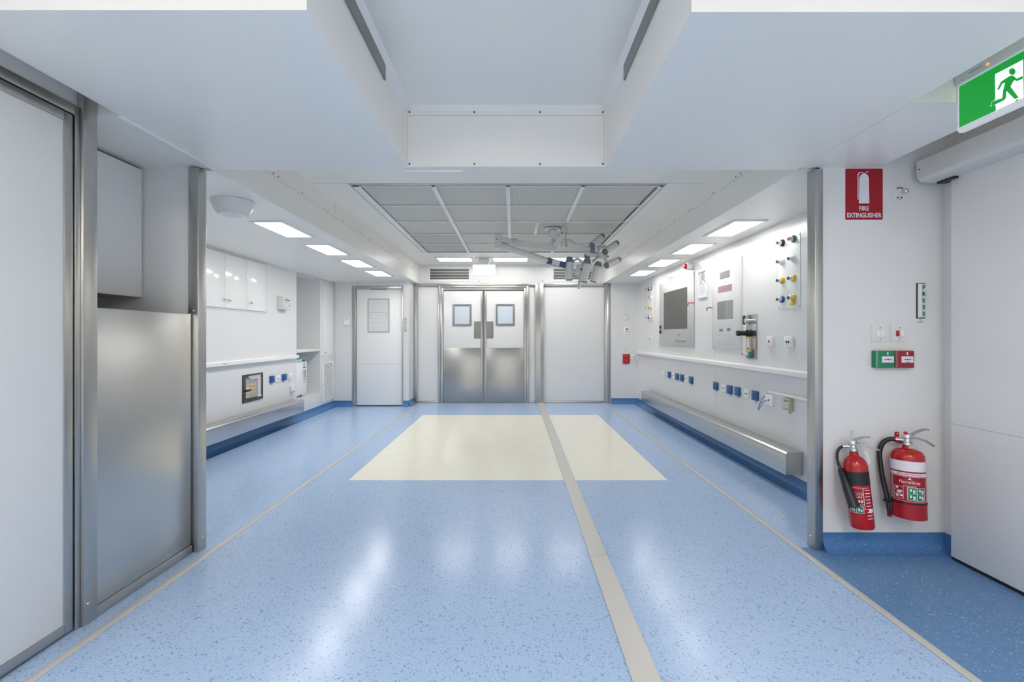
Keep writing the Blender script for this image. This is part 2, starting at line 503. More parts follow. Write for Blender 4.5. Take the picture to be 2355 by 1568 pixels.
# near walls
m = MB(); m.box((1.79, RN, 0), (2.62, 2.74, HI)); m.box((1.79, 2.66, 0), (1.803, 2.75, HI))
struct(m.build('wall_near_right', W_), 'white wall holding the two fire extinguishers')
struct(MB().box((2.52, -3, 0), (2.62, RN, HI)).build('wall_near_side', W_), 'white wall behind the sliding door')
m = MB(); m.box((-1.97, -3, 2.232), (-1.87, 1.93, HI)); m.box((-1.97, -3, 0), (-1.87, 0.3, 2.232)); m.box((-2.65, 1.95, 0), (-1.90, 2.02, HI))
m.box((-2.72, 1.95, 0), (-2.65, 2.655, HI)); m.box((-1.97, 1.93, 0), (-1.87, 1.97, HI)); m.box((-1.99, .25, 0), (-1.95, 1.95, 2.3))
struct(m.build('wall_left_side', W_), 'white wall over and beside the near left door')
struct(MB().box((-2.0, -3.1, 0), (-1.5, -3.0, HI)).box((2.2, -3.1, 0), (2.62, -3.0, HI)).box((-1.5, -3.1, 2.3), (2.2, -3.0, HI)).build('wall_back', W_), 'white wall behind the viewer with a wide opening added to let fill light in')  # unseen wall; its opening is added so world light comes in as fill
# near lowered ceiling with its central recess
m = MB()
m.extr([(1.37, LO), (2.69, LO), (2.69, HI), (1.362, HI)], (-1.75, 0, 0), (-.621, 0, 0), Y_, Z_)
m.extr([(1.378, LO), (2.69, LO), (2.69, HI), (1.378, HI)], (.54, 0, 0), (1.675, 0, 0), Y_, Z_)
m.box((-.621, 2.638, LO), (.54, 2.69, HI)); m.box((-2.65, 2.02, LO), (-1.752, 2.655, HI)); m.box((1.68, 1.914, LO + .0015), (2.125, 2.66, HI))
m.box((-.621, 2.6355, 2.555), (.54, 2.6385, 2.578)); 
m.m = 1
for x in (-.60, -.225, .155, .52):
    for z in (2.545, 2.245): m.cyl((x, 2.634, z), (x, 2.640, z), 0.0055, n=8)
m.m = 2; m.box((-.612, 2.6372, 2.526), (.53, 2.638, 2.5275)); m.box((-.612, 2.6372, 2.236), (-.6105, 2.638, 2.53)); m.box((.5285, 2.6372, 2.236), (.53, 2.638, 2.53))
struct(m.build('ceiling_near', ['ceil', 'screw', 'seam']), 'lowered near ceiling with a rectangular recess')
m = MB()
m.extr([(0, 0), (0.03, 0), (0, -0.04)], (-.621, 0.5, HI), (-.621, 2.638, HI), X_, Z_)
m.extr([(0, 0), (-0.03, 0), (0, -0.04)], (.54, 0.5, HI), (.54, 2.638, HI), X_, Z_)
m.extr([(0, 0), (-0.02, 0), (0, -0.025)], (-.621, 2.638, HI), (.54, 2.638, HI), Y_, Z_)
struct(m.build('trim_4', 'white'), 'white corner beading round the ceiling recess')
# upper ceilings
G0, G1, H0, H1 = -1.44, 1.345, 3.97, 7.26
m = MB()
m.box((-2.0, -3.1, HI), (2.62, 2.70, HI + .08)); m.box((-3.3, 2.69, HI + .02), (-1.9, 8.65, HI + .08))
m.box((BL - .1, 2.69, HI), (BR + .1, H0, HI + .08)); m.box((BL - .1, H1, HI), (BR + .1, 8.6, HI + .08))
m.box((BL - .1, H0, HI), (G0, H1, HI + .08)); m.box((G1, H0, HI), (BR + .1, H1, HI + .08))
m.box((G0, H0, HI + .05), (G1, H1, HI + .08)); m.m = 1
m.box((BL, 3.965, HI - .0007), (G0, 3.969, HI)); m.box((G1, 3.965, HI - .0007), (BR, 3.969, HI)); m.box((BL, 7.2, HI - .0007), (G0, 7.203, HI))
struct(m.build('ceiling', ['ceil', 'seam']), 'upper white ceiling')
# small steel and white trims
struct(MB().box((-1.762, 2.02, LO - .012), (-1.735, 2.70, LO - .0005), 0.003).build('trim_5', 'white'), 'white edge strip under the near ceiling')
struct(MB().box((-.64, 2.692, LO - .011), (-.30, 2.70, LO + .03), 0.002).build('trim_6', 'white'), 'short white strip at the end of the near ceiling')
for nm, x0, x1, lab in (('trim_7', -.621, -.612, 'dark slotted metal rail on the left side of the recess'), ('trim_8', .531, .54, 'dark slotted metal rail on the right side of the recess')):
    struct(MB().extr([(-0.3, 2.484), (2.15, 2.484), (2.19, 2.478), (2.19, 2.552), (-0.3, 2.555)], (x0, 0, 0), (x1, 0, 0), Y_, Z_).build(nm, 'steel_dull'), lab)

# posts
def post(name, a, b, label, m_='steel', extra=()):
    m = MB(); m.box(a, b, 0.003); m.m = 1
    for e in extra: m.ball(e, 0.006, 10)
    return struct(m.build(name, [m_, 'chrome']), label)
post('trim_9', (-1.90, 1.952, 0), (-1.842, 2.019, 2.45), 'steel post beside the near left door', extra=[(-1.842, 1.972, 0.09)])
post('trim_10', (-1.876, 2.628, 0), (-1.818, 2.699, 2.222), 'steel post at the far end of the steel panel', extra=[(-1.8455, 2.628, 1.395), (-1.818, 2.665, .075)])
post('trim_11', (1.757, 2.648, 0.001), (1.803, 2.722, 2.222), 'steel post left of the fire extinguishers', extra=[(1.757, 2.69, 0.07)])

# ------------------------------------------------------------ near left: door, steel panel, cupboard
d = sthing('door_1', (-1.86, 1.1, 0), 'large white near door edged in steel')
MB().box((-1.9, 0.35, 0.05), (-1.862, 1.89, 2.144), 0.002).build('leaf', 'door', d)
m = MB(); m.box((-1.9, 1.885, 0.012), (-1.858, 1.922, 2.18), .002); m.box((-1.9, 0.35, 0.012), (-1.8585, 1.8848, 0.05), .002); m.box((-1.9, 0.35, 2.144), (-1.8585, 1.8848, 2.18), .002)
m.build('leaf_edge', 'steel', d)
m = MB(); m.box((-1.92, 1.929, 0), (-1.855, 1.951, 2.228), .002); m.box((-1.92, 0.3, 2.186), (-1.855, 1.929, 2.2285), .002); m.box((-1.94, .3, 0), (-1.91, 1.929, 2.19))
m.build('frame', 'steel', d)
MB().box((-1.9095, .35, 2.1805), (-1.862, 1.9285, 2.1855)).build('gap_seal', 'black', d)

t = thing('steel_cover_panel', 'tall brushed steel sheet panel between the two left posts', 'panel', (-1.87, 2.32, 0))
m = MB(); m.box((-1.895, 2.024, 0.05), (-1.852, 2.618, 1.376), .006); m.build('sheet', 'steel_h', t)
MB().box((-1.89, 2.021, 0.0), (-1.846, 2.622, 0.049), .004).build('kick_strip', 'steel', t)
MB().box((-1.88, 2.6185, 0.05), (-1.856, 2.627, 1.38), .002).build('edge_channel', 'steel_dull', t)

t = thing('wall_cupboard', 'plain white cupboard above the steel panel in the near alcove', 'cabinet', (-2.4, 2.33, 1.473))
MB().box((-2.64, 2.03, 1.475), (-2.176, 2.648, 2.205), .002).build('body', 'wall', t)
MB().box((-2.173, 2.03, 1.473), (-2.155, 2.644, 2.212), .0015).build('door', 'door', t)

# ------------------------------------------------------------ near right: sliding door, operator, exit sign
d = sthing('door_2', (2.446, 1.5, 0), 'white sliding door at the right edge')
m = MB(); m.box((2.446, 0.4, 0.02), (2.496, 2.543, 2.14), .002); m.m = 1; m.box((2.4456, 0.4, 0.7595), (2.4462, 2.54, 0.7615))
m.build('leaf', ['door', 'seam'], d)
MB().box((2.449, 0.4, 0.006), (2.492, 2.54, 0.019)).build('bottom_seal', 'black', d)
m = MB(); m.box((2.505, 0.3, 0.11), (2.519, 2.59, 2.1), .003); m.build('jamb', 'offwhite', d)

t = thing('door_operator', 'long white box over the right sliding door with a black sensor', 'door opener', (2.4, 1.6, 2.13))
m = MB(); m.extr([(2.5, 2.128), (2.385, 2.128), (2.345, 2.133), (2.325, 2.15), (2.32, 2.17), (2.32, 2.25), (2.5, 2.25)], (0, 0.4, 0), (0, 2.612, 0), X_, Z_)
m.build('housing', 'greyp', t)
m = MB(); m.extr([(2.502, 2.126), (2.385, 2.126), (2.344, 2.131), (2.3235, 2.149), (2.318, 2.17), (2.318, 2.252), (2.502, 2.252)], (0, 2.612, 0), (0, 2.616, 0), X_, Z_)
m.m = 1; m.cyl((2.3175, 2.6, 2.20), (2.321, 2.6, 2.20), 0.004, n=10)
m.build('end_cap', ['greyp', 'screw'], t)
MB().box((2.42, 2.50, 2.1285), (2.47, 2.6, 2.117)).build('guide_block', 'black', t)
m = MB(); m.extr([(2.36, 2.132), (2.39, 2.1275), (2.385, 2.115), (2.33, 2.118), (2.31, 2.135), (2.313, 2.15), (2.326, 2.15)], (0, 1.58, 0), (0, 1.90, 0), X_, Z_)
m.build('sensor', 'black', t)

EXX = 1.86
def EP(zx, zy):
    px, py = 2090 + zx / 4.355, 80 + zy / 4.355
    return (RY(px, EXX), RZ(px, py, EXX))
t = thing('exit_sign', 'green and white running man exit sign hanging at the upper right', 'exit sign', (1.88, 1.72, 2.58))
y0, y1 = 1.54, 1.905
m = MB(); m.box((EXX - .012, y0, 2.295), (1.925, y1, 2.39), .004); m.box((1.87, y0 + .02, 2.39), (1.915, y1 - .02, HI - .001))
m.m = 1; m.box((EXX - .0126, 1.79, 2.313), (EXX - .012, 1.845, 2.3145)); m.cyl((EXX - .013, 1.84, 2.335), (EXX - .011, 1.84, 2.335), .002, n=8)
m.cyl((EXX - .013, 1.875, 2.303), (EXX - .011, 1.875, 2.303), .002, n=8)
m.build('housing', ['greyp', 'ink'], t)
MB().ball((EXX - .0125, 1.772, 2.307), 0.0045, 12).build('indicator_lamp', 'led', t)
m = MB(); m.box((EXX + .004, y0 + .002, 2.105), (EXX + .03, y1 - .002, 2.294), .003)
m.extr([(0, 0), (.034, 0), (.028, -.012), (.008, -.012)], (EXX - .002, y0, 2.110), (EXX - .002, y1, 2.110), X_, Z_)
m.box((EXX, y1 - .006, 2.105), (EXX + .02, y1, 2.296)); m.box((EXX - .001, y0, 2.288), (EXX + .02, y1, 2.296)); m.box((EXX - .001, y0, 2.105), (EXX + .02, y1, 2.117))
m.build('panel', 'exit_edge', t)
m = MB(); m.box((EXX + .001, y0 + .004, 2.117), (EXX + .004, y1 - .006, 2.288)); m.build('green_face', 'exit_green', t)
def signpoly(mb, pts, x): mb.extr([EP(*p) for p in pts], (x, 0, 0), (x - .0004, 0, 0), Y_, Z_)
m = MB()
signpoly(m, [(862, 395), (1143, 248), (1149, 630), (1125, 650), (1078, 682), (1100, 632), (1085, 645), (1035, 702), (850, 783), (873, 745), (866, 700)], EXX + .0008)
signpoly(m, [(816, 718), (828, 675), (862, 648), (868, 698)], EXX + .0008)
m.build('doorway_symbol', 'exit_white', t)
m = MB()
signpoly(m, [(1036 + 32 * math.cos(k * PI / 10), 368 + 34 * math.sin(k * PI / 10)) for k in range(20)], EXX + .0003)
for q in ([(1000, 418), (1030, 406), (1050, 412), (1068, 432), (1045, 470), (1015, 520), (978, 560), (945, 560), (966, 478)],
          [(1045, 412), (1082, 440), (1140, 412), (1142, 440), (1080, 464), (1048, 448)],
          [(1010, 414), (970, 478), (938, 487), (905, 547), (885, 549), (924, 470), (962, 444)],
          [(1015, 515), (1100, 628), (1060, 642), (970, 552)],
          [(945, 555), (978, 555), (972, 632), (955, 655), (835, 712), (824, 706), (835, 670), (938, 632)],
          [(1035, 702), (1078, 650), (1088, 645), (1068, 688)]):
    signpoly(m, q, EXX + .0003)
m.build('running_figure', 'exit_green', t)

# ------------------------------------------------------------ far partition with the double door
FS = F / FY
def FXp(px): return (px - HX) / FS
def FZp(py): return CAMZ - (py - HY) / FS
m = MB(); m.box((-1.95, FY + .05, 0), (1.95, FY + .15, HI)); m.box((BL - .1, FY, 2.224), (BR + .15, FY + .05, HI)); m.m = 1
for px, py in ((974.6, 613), (1033, 613), (1015, 608.9), (1245, 609), (1252, 609), (1260, 613), (1102, 646.5), (1248, 646)):
    m.cyl((FXp(px), FY - .002, FZp(py)), (FXp(px), FY + .002, FZp(py)), 0.009, n=8)
struct(m.build('wall_far', ['wall', 'screw']), 'white header wall over the far double door')
def fbox(mb, x0, y0_, x1, y1_, w0, w1, bev=0.0):
    mb.box((FXp(x0), FY - w1, FZp(y1_)), (FXp(x1), FY - w0, FZp(y0_)), bev)
for nm, x0, x1, lab in (('wall_far_left', 960.3, 1008.8, 'narrow white panel left of the double door'), ('wall_far_middle', 1216, 1231, 'thin white panel right of the double door'), ('wall_far_right', 1249.4, 1389.8, 'wide white panel right of the steel post')):
    m = MB(); fbox(m, x0, 657.7, x1, 922, -.04, .0); struct(m.build(nm, 'wall'), lab)
for nm, x0, x1, w, lab in (('trim_12', 950.8, 960.3, .03, 'steel post at the left end of the far partition'), ('trim_13', 1231, 1249.4, .04, 'wide steel post right of the double door'), ('trim_14', 1389.8, 1403, .03, 'steel post at the right end of the far partition')):
    m = MB(); m.box((FXp(x0), FY - w, 0), (FXp(x1), FY + .04, 2.224), .004)
    m.box((FXp(x0) + (x1 - x0) / FS * .25, FY - w - .004, 0.02), (FXp(x0) + (x1 - x0) / FS * .8, FY - w + .001, 2.2), .001)
    m.m = 1
    for z in (.35, 2.0): m.ball(((FXp(x0) + FXp(x1)) / 2, FY - w - .004, z), .008, 8)
    struct(m.build(nm, ['steel', 'chrome']), lab)
m = MB(); m.box((FXp(960.3), FY - .035, FZp(658)), (FXp(1231), FY, 2.222), .003); m.box((FXp(1249.4), FY - .035, FZp(658)), (FXp(1389.8), FY, 2.222), .003)
m.m = 1; m.cyl((FXp(1252), FY - .04, FZp(655.3)), (FXp(1252), FY - .03, FZp(655.3)), .016, n=14)
struct(m.build('trim_15', ['steel', 'chrome']), 'steel head rail over the far partition')
for nm, x0, x1, lab in (('trim_16', 960.4, 1008.6, 'steel sill under the narrow left panel'), ('trim_17', 1216.2, 1230.8, 'steel sill under the thin white panel'), ('trim_18', 1249.6, 1389.6, 'steel sill under the wide white panel')):
    m = MB(); m.box((FXp(x0), FY - .02, 0.0), (FXp(x1), FY, FZp(922)), .003); struct(m.build(nm, 'steel'), lab)
d = sthing('door_3', (FXp(1112), FY, 0), 'steel framed double door with two small windows')
m = MB()
for x0, x1, w in ((1008.8, 1012.5, .035), (1012.5, 1019.4, .02), (1211.5, 1216, .035), (1205.3, 1211.5, .02)):
    m.box((FXp(x0), FY - w, 0), (FXp(x1), FY + .04, FZp(658.2)), .003)
m.box((FXp(1019.4), FY - .02, FZp(667.5)), (FXp(1205.3), FY + .04, FZp(662)), .002)
m.box((FXp(1012.5), FY - .033, FZp(662)), (FXp(1211.5), FY + .04, FZp(658.2)), .002)
m.build('frame', 'steel', d)
MB().box((FXp(1019.4), FY + .03, 0.0), (FXp(1205.3), FY + .045, FZp(667.5))).build('shadow_gap', 'steel_dull', d)
def leaf(x0, x1, e0, e1, wx0, wx1, wy0, wy1, p0, p1, lab):
    lf = MB(); lf.box((FXp(x0), FY - .002, .012), (FXp(x1), FY + .028, FZp(669)), .001)
    lo = lf.build('leaf', 'wall', d); lo['label'] = lab
    MB().box((FXp(x0), FY - .006, .012), (FXp(x1), FY - .0022, FZp(800)), .0008).build('kick_plate', 'steel_kick', lo)
    MB().box((FXp(e0), FY - .012, .012), (FXp(e1), FY - .0062, FZp(669)), .001).build('meeting_edge', 'steel', lo)
    MB().box((FXp(p0), FY - .0055, FZp(778)), (FXp(p1), FY - .0022, FZp(739)), .0008).build('push_plate', 'steel_dull', lo)
    m = MB(); c = 4.0
    a, b_, t_, u_ = FXp(wx0), FXp(wx1), FZp(wy0), FZp(wy1); k = c / FS
    for q in (((a, u_), (a + k, t_)), ((b_ - k, u_), (b_, t_)), ((a + k, t_ - k), (b_ - k, t_)), ((a + k, u_), (b_ - k, u_ + k))):
        m.box((q[0][0], FY - .016, q[0][1]), (q[1][0], FY - .0022, q[1][1]), .003)
    m.build('window_frame', 'steel_dull', lo)
    MB().box((a + k, FY - .006, u_ + k), (b_ - k, FY - .0022, t_ - k)).build('window_pane', 'pane', lo)
leaf(1019.8, 1109.5, 1106, 1109.7, 1041.2, 1084.3, 699.2, 749, 1090.2, 1105.9, 'left leaf of the double door')
leaf(1114.8, 1205, 1114.6, 1118.5, 1140.2, 1183.6, 698.8, 748.2, 1118.7, 1134.8, 'right leaf of the double door')

def vent(px0, px1, label):
    x0, x1, z0, z1 = FXp(px0), FXp(px1), FZp(643.5), FZp(618.3)
    t = thing('air_vent', label, 'vent', ((x0 + x1) / 2, FY, z0), 'air vents over the far doors')
    m = MB(); e = .03
    m.box((x0 - e, FY - .008, z0 - e), (x0, FY - .0002, z1 + e), .002); m.box((x1, FY - .008, z0 - e), (x1 + e, FY - .0002, z1 + e), .002)
    m.box((x0, FY - .008, z1), (x1, FY - .0002, z1 + e), .002); m.box((x0, FY - .008, z0 - e), (x1, FY - .0002, z0), .002)
    m.build('frame', 'white', t)
    MB().box((x0, FY - .0012, z0), (x1, FY - .0002, z1)).build('dark_backing', 'dark', t)
    for k in range(7):
        z = z0 + (z1 - z0) * (k + .5) / 7
        MB().extr([(-.0015, -.007), (-.0015, .002), (-.014, -.004), (-.014, -.009)], (x0, FY, z), (x1, FY, z), Y_, Z_).build('slat', 'white', t)
    return t
v1 = vent(989, 1078.5, 'left of the two slatted white air vents over the far doors')
dup(v1, (FXp(1273) - FXp(989), 0, 0), 'slatted white air vent behind the surgical lamp')

# ------------------------------------------------------------ left end wall: single door
d = sthing('door_4', (-2.4, LE, 0), 'single white door with a blinded window')
ES = F / LE
def EX(px): return (px - HX) / ES
def EZ(py): return CAMZ - (py - HY) / ES
m = MB(); m.box((-2.853, LE - .012, 0), (EX(818.6), LE + .08, 2.134), .003); m.box((EX(924.5), LE - .012, 0), (-1.948, LE + .08, 2.134), .003); m.box((EX(818.6), LE - .012, EZ(664)), (EX(924.5), LE + .08, 2.134), .003)
m.build('frame', 'steel', d)
m = MB(); m.box((EX(819.2), LE + .01, .02), (EX(924), LE + .05, EZ(664.8)), .001); m.m = 1; m.box((EX(819.2), LE + .0095, EZ(836.8)), (EX(924), LE + .0102, EZ(836.4)))
m.build('leaf', ['door', 'seam'], d)
MB().box((EX(819.2), LE + .02, .002), (EX(924), LE + .045, .018)).build('bottom_seal', 'black', d)
MB().box((EX(852.6), LE - .004, EZ(665.5)), (EX(889.4), LE + .0095, EZ(662.8)), .002).build('top_slot', 'black', d)
m = MB()
for a, b_ in (((845.5, 764), (847.5, 686.5)), ((893.5, 764), (895.5, 686.5)), ((847.5, 688.3), (893.5, 686.5)), ((847.5, 764), (893.5, 762.2))):
    m.box((EX(a[0]), LE - .002, EZ(a[1])), (EX(b_[0]), LE + .0098, EZ(b_[1])), .001)
m.build('window_frame', 'seam', d)
m = MB(); m.box((EX(847.5), LE + .006, EZ(762.2)), (EX(893.5), LE + .0098, EZ(688.3))); m.m = 1
m.box((EX(849.5), LE + .005, EZ(730)), (EX(850.5), LE + .0062, EZ(721))); m.box((EX(888), LE + .005, EZ(730)), (EX(889), LE + .0062, EZ(721)))
m.box((EX(847.5), LE + .005, EZ(718.6)), (EX(893.5), LE + .0062, EZ(718)))
m.build('blind', ['blind', 'ink_pale'], d)

# ------------------------------------------------------------ left wall fittings
t = thing('wall_cabinet', 'flush white wall cabinet with three glossy doors and small knobs', 'cabinet', (LW, 5.2, 1.55))
m = MB(); m.box((LW, 4.55, 1.535), (LW + .006, 5.87, 2.18), .002); m.build('surround', 'wall', t)
m = MB(); m.box((LW + .0062, 4.57, 2.162), (LW + .0075, 5.845, 2.165)); m.box((LW + .0062, 4.57, 1.549), (LW + .0075, 5.845, 1.5515)); m.build('shadow_line', 'midgrey', t)
kn = {0: 4.966, 1: 5.06, 2: 5.467}
for i, y in enumerate((4.586, 5.0, 5.414)):
    b = MB().box((LW + .0062, y + .003, 1.557), (LW + .016, y + .411, 2.157), .0015).build('door', 'cab', t)
    m = MB(); z = 1.647; yk = kn[i]
    m.lathe([(.008, 0), (.006, .004), (.005, .016), (.012, .02), (.015, .028), (.012, .036), (.003, .039)], (LW + .016, yk, z), X_, 16)
    m.build('knob', 'chrome', b)

t = thing('alarm_panel', 'small white alarm box with a dark display on the left wall', 'control box', (LW, 6.25, 1.607))
MB().box((LW, 6.137, 1.607), (-3.101, 6.356, 1.79), .003).build('case', 'offwhite', t)
m = MB(fr_left(6.246, 1.698, -3.101))
m.box((-.105, -.088, 0), (.105, .088, .004), .001); m.m = 1
m.box((-.065, .028, .004), (.07, .05, .005)); m.m = 2
m.box((-.065, .06, .004), (0, .068, .005))
for k in range(3): m.box((-.065 + k * .025, .0, .004), (-.05 + k * .025, .012, .005)); m.box((.045, -.05 + k * .02, .004), (.075, -.04 + k * .02, .005))
m.box((-.07, -.065, .004), (-.02, -.06, .005))
for u in (-.09, .09):
    for v in (-.072, .072): m.disc(u, v, .004, .004, .0055, 8)
m.build('front_plate', ['greyp', 'slate', 'midgrey'], t)

t = thing('cable_trunking', 'long white dado trunking along the left wall', 'trunking', (LW, 4.7, .945), 'white dado trunkings')
m = MB(); m.extr([(0, 0), (.05, 0), (.05, .036), (.034, .042), (0, .046)], (LW, 2.75, .925), (LW, 6.66, .925), X_, Z_); m.build('channel', 'white', t)
m = MB(fr_left(4.95, .944, LW + .05)); m.text('THEATRE', .02, 0, 0, 0); m.build('lettering', 'ink_pale', t)

# breaker cabinet window
t = thing('breaker_box', 'brown framed breaker box with yellow switches set in the left wall', 'fuse box', (LW, 5.56, .457))
u0, u1, v0, v1_ = -.2155, .2155, -.165, .165
fr = fr_left(5.558, .622, LW)
m = MB(fr)
m.box((u0, v0, 0), (u0 + .055, v1_, .012), .002); m.box((u1 - .04, v0, 0), (u1, v1_, .012), .002); m.box((u0 + .055, v0, 0), (u1 - .04, v0 + .045, .012), .002); m.box((u0 + .055, v1_ - .042, 0), (u1 - .04, v1_, .012), .002)
m.m = 1
for u in (u0 + .07, u1 - .03):
    for v in (v0 + .02, v1_ - .02): m.disc(u, v, .006, .012, .014, 10)
m.build('frame', ['brown', 'chrome'], t)
m = MB(fr); m.box((u0 + .055, v0 + .045, .0005), (u1 - .04, v1_ - .042, .002)); m.m = 1
m.box((u1 - .10, v0 + .05, .002), (u1 - .045, v1_ - .05, .0035)); m.m = 2
for k in range(5): m.box((u0 + .06, v1_ - .08 - k * .045, .002), (u1 - .11, v1_ - .076 - k * .045, .003))
m.build('back_board', ['midgrey', 'greyp', 'steel_dull'], t)
for r in range(3):
    for k in range(9):
        uu = u0 + .075 + k * .023
        if r == 2 and k < 3: continue
        MB(fr).box((uu, .035 - r * .045 - .012, .0032), (uu + .015, .035 - r * .045 + .012, .008), .001).build('breaker', 'yellow', t)
for k in range(4): MB(fr).box((u0 + .062 + k * .018, v0 + .055, .0032), (u0 + .074 + k * .018, v0 + .085, .008), .001).build('breaker', 'yellow', t)
m = MB(fr); m.box((u0 + .015, -.035, .0125), (u0 + .15, -.017, .026), .004); m.build('handle', 'black', t)
MB(fr).box((u0 + .11, v1_ - .045, .0125), (u1 - .06, v1_ - .02, .0135)).build('paper_label', 'lilac', t)['label'] = 'lilac paper label'
for q in ((.15, v1_ - .06, .34, v1_ - .046), (.06, -.005, .12, .015), (.055, -.065, .13, -.042), (.30, -.125, .385, -.105)): MB(fr).box((u0 + q[0], q[1], .0125), (u0 + q[2], q[3], .0135)).build('paper_label', 'label_white', t)
MB(fr).box((u0 + .056, v0 + .046, .0095), (u1 - .041, v1_ - .043, .0112)).build('glass', 'glass', t)

def socket(fr, kind, w=.1, h=.09, dp=.022, label='', cat='socket', group=None):
    """one wall plate: raised body and the details of its face"""
    t = thing({'blue': 'power_socket', 'data': 'data_socket', 'beige': 'power_socket'}.get(kind, 'wall_switch'), label, cat, fr[0] - fr[2] * (h / 2), group)
    base = {'blue': 'blue', 'beige': 'beige'}.get(kind, 'white')
    MB(fr).box((-w / 2, -h / 2, 0), (w / 2, h / 2, dp), .004).build('plate', base, t)
    if kind == 'blue':
        m = MB(fr); m.box((-w * .36, -h * .36, dp - .002), (w * .36, h * .36, dp + .002), .001); m.m = 1
        for u, v, a in ((-.18, .12, .5), (.18, .12, -.5), (0, -.16, 0)):
            c = Vector((u * w, v * h)); dx = math.sin(a) * .008; dy = math.cos(a) * .008
            m.prism([(c.x - dx - .0015, c.y - dy), (c.x - dx + .0015, c.y - dy), (c.x + dx + .0015, c.y + dy), (c.x + dx - .0015, c.y + dy)], dp + .002, dp + .0026)
        m.m = 2; m.box((-w * .3, h * .3, dp + .002), (-w * .15, h * .34, dp + .0026)); m.box((w * .1, h * .28, dp + .002), (w * .3, h * .34, dp + .0026))
        m.build('pin_face', ['blue', 'ink', 'ink_pale'], t)
        MB(fr).box((-w * .2, -h * .5 - .022, 0), (w * .1, -h * .5 - .010, .0008)).build('tag', 'ink_pale', t)
    elif kind == 'data':
        m = MB(fr)
        for u in (-.16, .16): m.box((u * w - .007, -.008, dp), (u * w + .007, .006, dp + .001))
        m.build('port', 'ink', t)
    elif kind == 'red':
        m = MB(fr); m.disc(0, .0, .011, dp, dp + .004, 16); m.build('button', 'red_p', t)
        m = MB(fr); m.box((-.012, h * .28, dp), (.012, h * .31, dp + .0006)); m.build('caption', 'ink_pale', t)
    elif kind == 'two':
        m = MB(fr); m.disc(-.014, .0, .009, dp, dp + .004, 14); m.disc(.014, 0, .009, dp, dp + .004, 14); m.build('button', 'dark', t)
        m = MB(fr); m.box((-.016, h * .28, dp), (.012, h * .31, dp + .0006)); m.box((-.022, -h * .3, dp), (-.01, -h * .27, dp + .0006)); m.build('caption', 'ink_pale', t)
    elif kind == 'one':
        m = MB(fr); m.box((-.008, -.008, dp), (.008, .008, dp + .001)); m.build('port', 'ink', t)
    elif kind == 'plain':
        m = MB(fr); m.box((-.014, -.02, dp), (.014, .02, dp + .003), .001); m.build('rocker', 'offwhite', t)
    elif kind == 'beige':
        m = MB(fr)
        for i in range(3):
            for j in range(2): m.box((-.034 + i * .024, -.03 + j * .026, dp), (-.016 + i * .024, -.008 + j * .026, dp + .002), .001)
        m.m = 1
        for i in range(2): m.box((-.02 + i * .03, .024, dp), (-.008 + i * .03, .034, dp + .001))
        m.m = 0; m.build('pin_face', ['offwhite', 'ink'], t)
        MB(fr).box((-.02, -h * .5 - .03, 0), (.015, -h * .5 - .012, .0008)).build('tag', 'ink_pale', t)
    return t

socket(fr_left(LY(624), LZ(624, 872)), 'blue', label='blue socket just right of the breaker box on the left wall')
socket(fr_left(LY(638), LZ(638, 871)), 'data', dp=.01, label='white data socket between two blue sockets on the left wall', cat='data socket')
socket(fr_left(LY(652.5), LZ(652.5, 867.2)), 'blue', label='blue socket nearest the alcove on the left wall')
socket(fr_left(LY(665.8), LZ(665.8, 865.7)), 'plain', label='white switch right of the blue sockets on the left wall', cat='switch')
tt = thing('dispenser_box', 'small white box low on the left wall below the switch', 'wall box', (LW, LY(670.5), LZ(670.5, 900)))
fr = fr_left(LY(670.5), LZ(670.5, 893)); MB(fr).box((-.05, -.05, 0), (.05, .05, .035), .01, 3).build('case', 'white', tt)
MB(fr).box((-.035, -.047, .0352), (.035, -.04, .037)).build('slot', 'ink', tt); MB(fr).box((.0, .015, .0352), (.02, .03, .037)).build('mark', 'midgrey', tt)

# steel wall guards
def guard(name, x_wall, sgn, y0_, y1_, z0, z1, dep, label):
    t = thing(name, label, 'wall guard', (x_wall, (y0_ + y1_) / 2, z0), 'steel wall guards')
    r = .03; prof = [(0, z0), (.012, z0), (.012, z0 + .004), (dep - .004, z0 + .004), (dep, z0 + .006)]
    prof = [(.0, z1), (0, z1 - .003)]
    outer = [(0, z1)] + [(dep - r + r * math.sin(a), z1 - r + r * math.cos(a)) for a in [PI / 2 * k / 7 for k in range(8)]] + [(dep, z0)]
    inner = [(dep - .004, z0)] + [(dep - .004 - (r - .004) + (r - .004) * math.sin(a), z1 - r + (r - .004) * math.cos(a)) for a in [PI / 2 * (7 - k) / 7 for k in range(8)]] + [(0, z1 - .004)]
    MB().extr(outer + inner, (x_wall, y0_, 0), (x_wall, y1_, 0), X_ * sgn, Z_).build('cover', 'bumper', t)
    for ye, yo in ((y0_, y0_ + .004), (y1_ - .004, y1_)):
        capf = [(0.0, z1 - .005)] + [(dep - .005 - r + r * math.sin(a), z1 - .005 - r + r * math.cos(a)) for a in [PI / 2 * k / 7 for k in range(8)]] + [(dep - .005, z0 + .002), (0.0, z0 + .002)]
        MB().extr(capf, (x_wall, ye + .002, 0), (x_wall, yo + .002, 0), X_ * sgn, Z_).build('end_plate', 'steel', t)
    MB().box((x_wall, y0_ + .01, z0 - .004), (x_wall + sgn * .012, y1_ - .01, z0 + .001)).build('back_rail', 'steel_dull', t)
    return t
guard('wall_guard', RW, -1, 3.606, 7.67, .1465, .329, .141, 'long steel wall guard low on the right wall')
guard('wall_guard', LW, 1, 2.72, 6.56, .163, .338, .17, 'long steel wall guard low on the left wall')

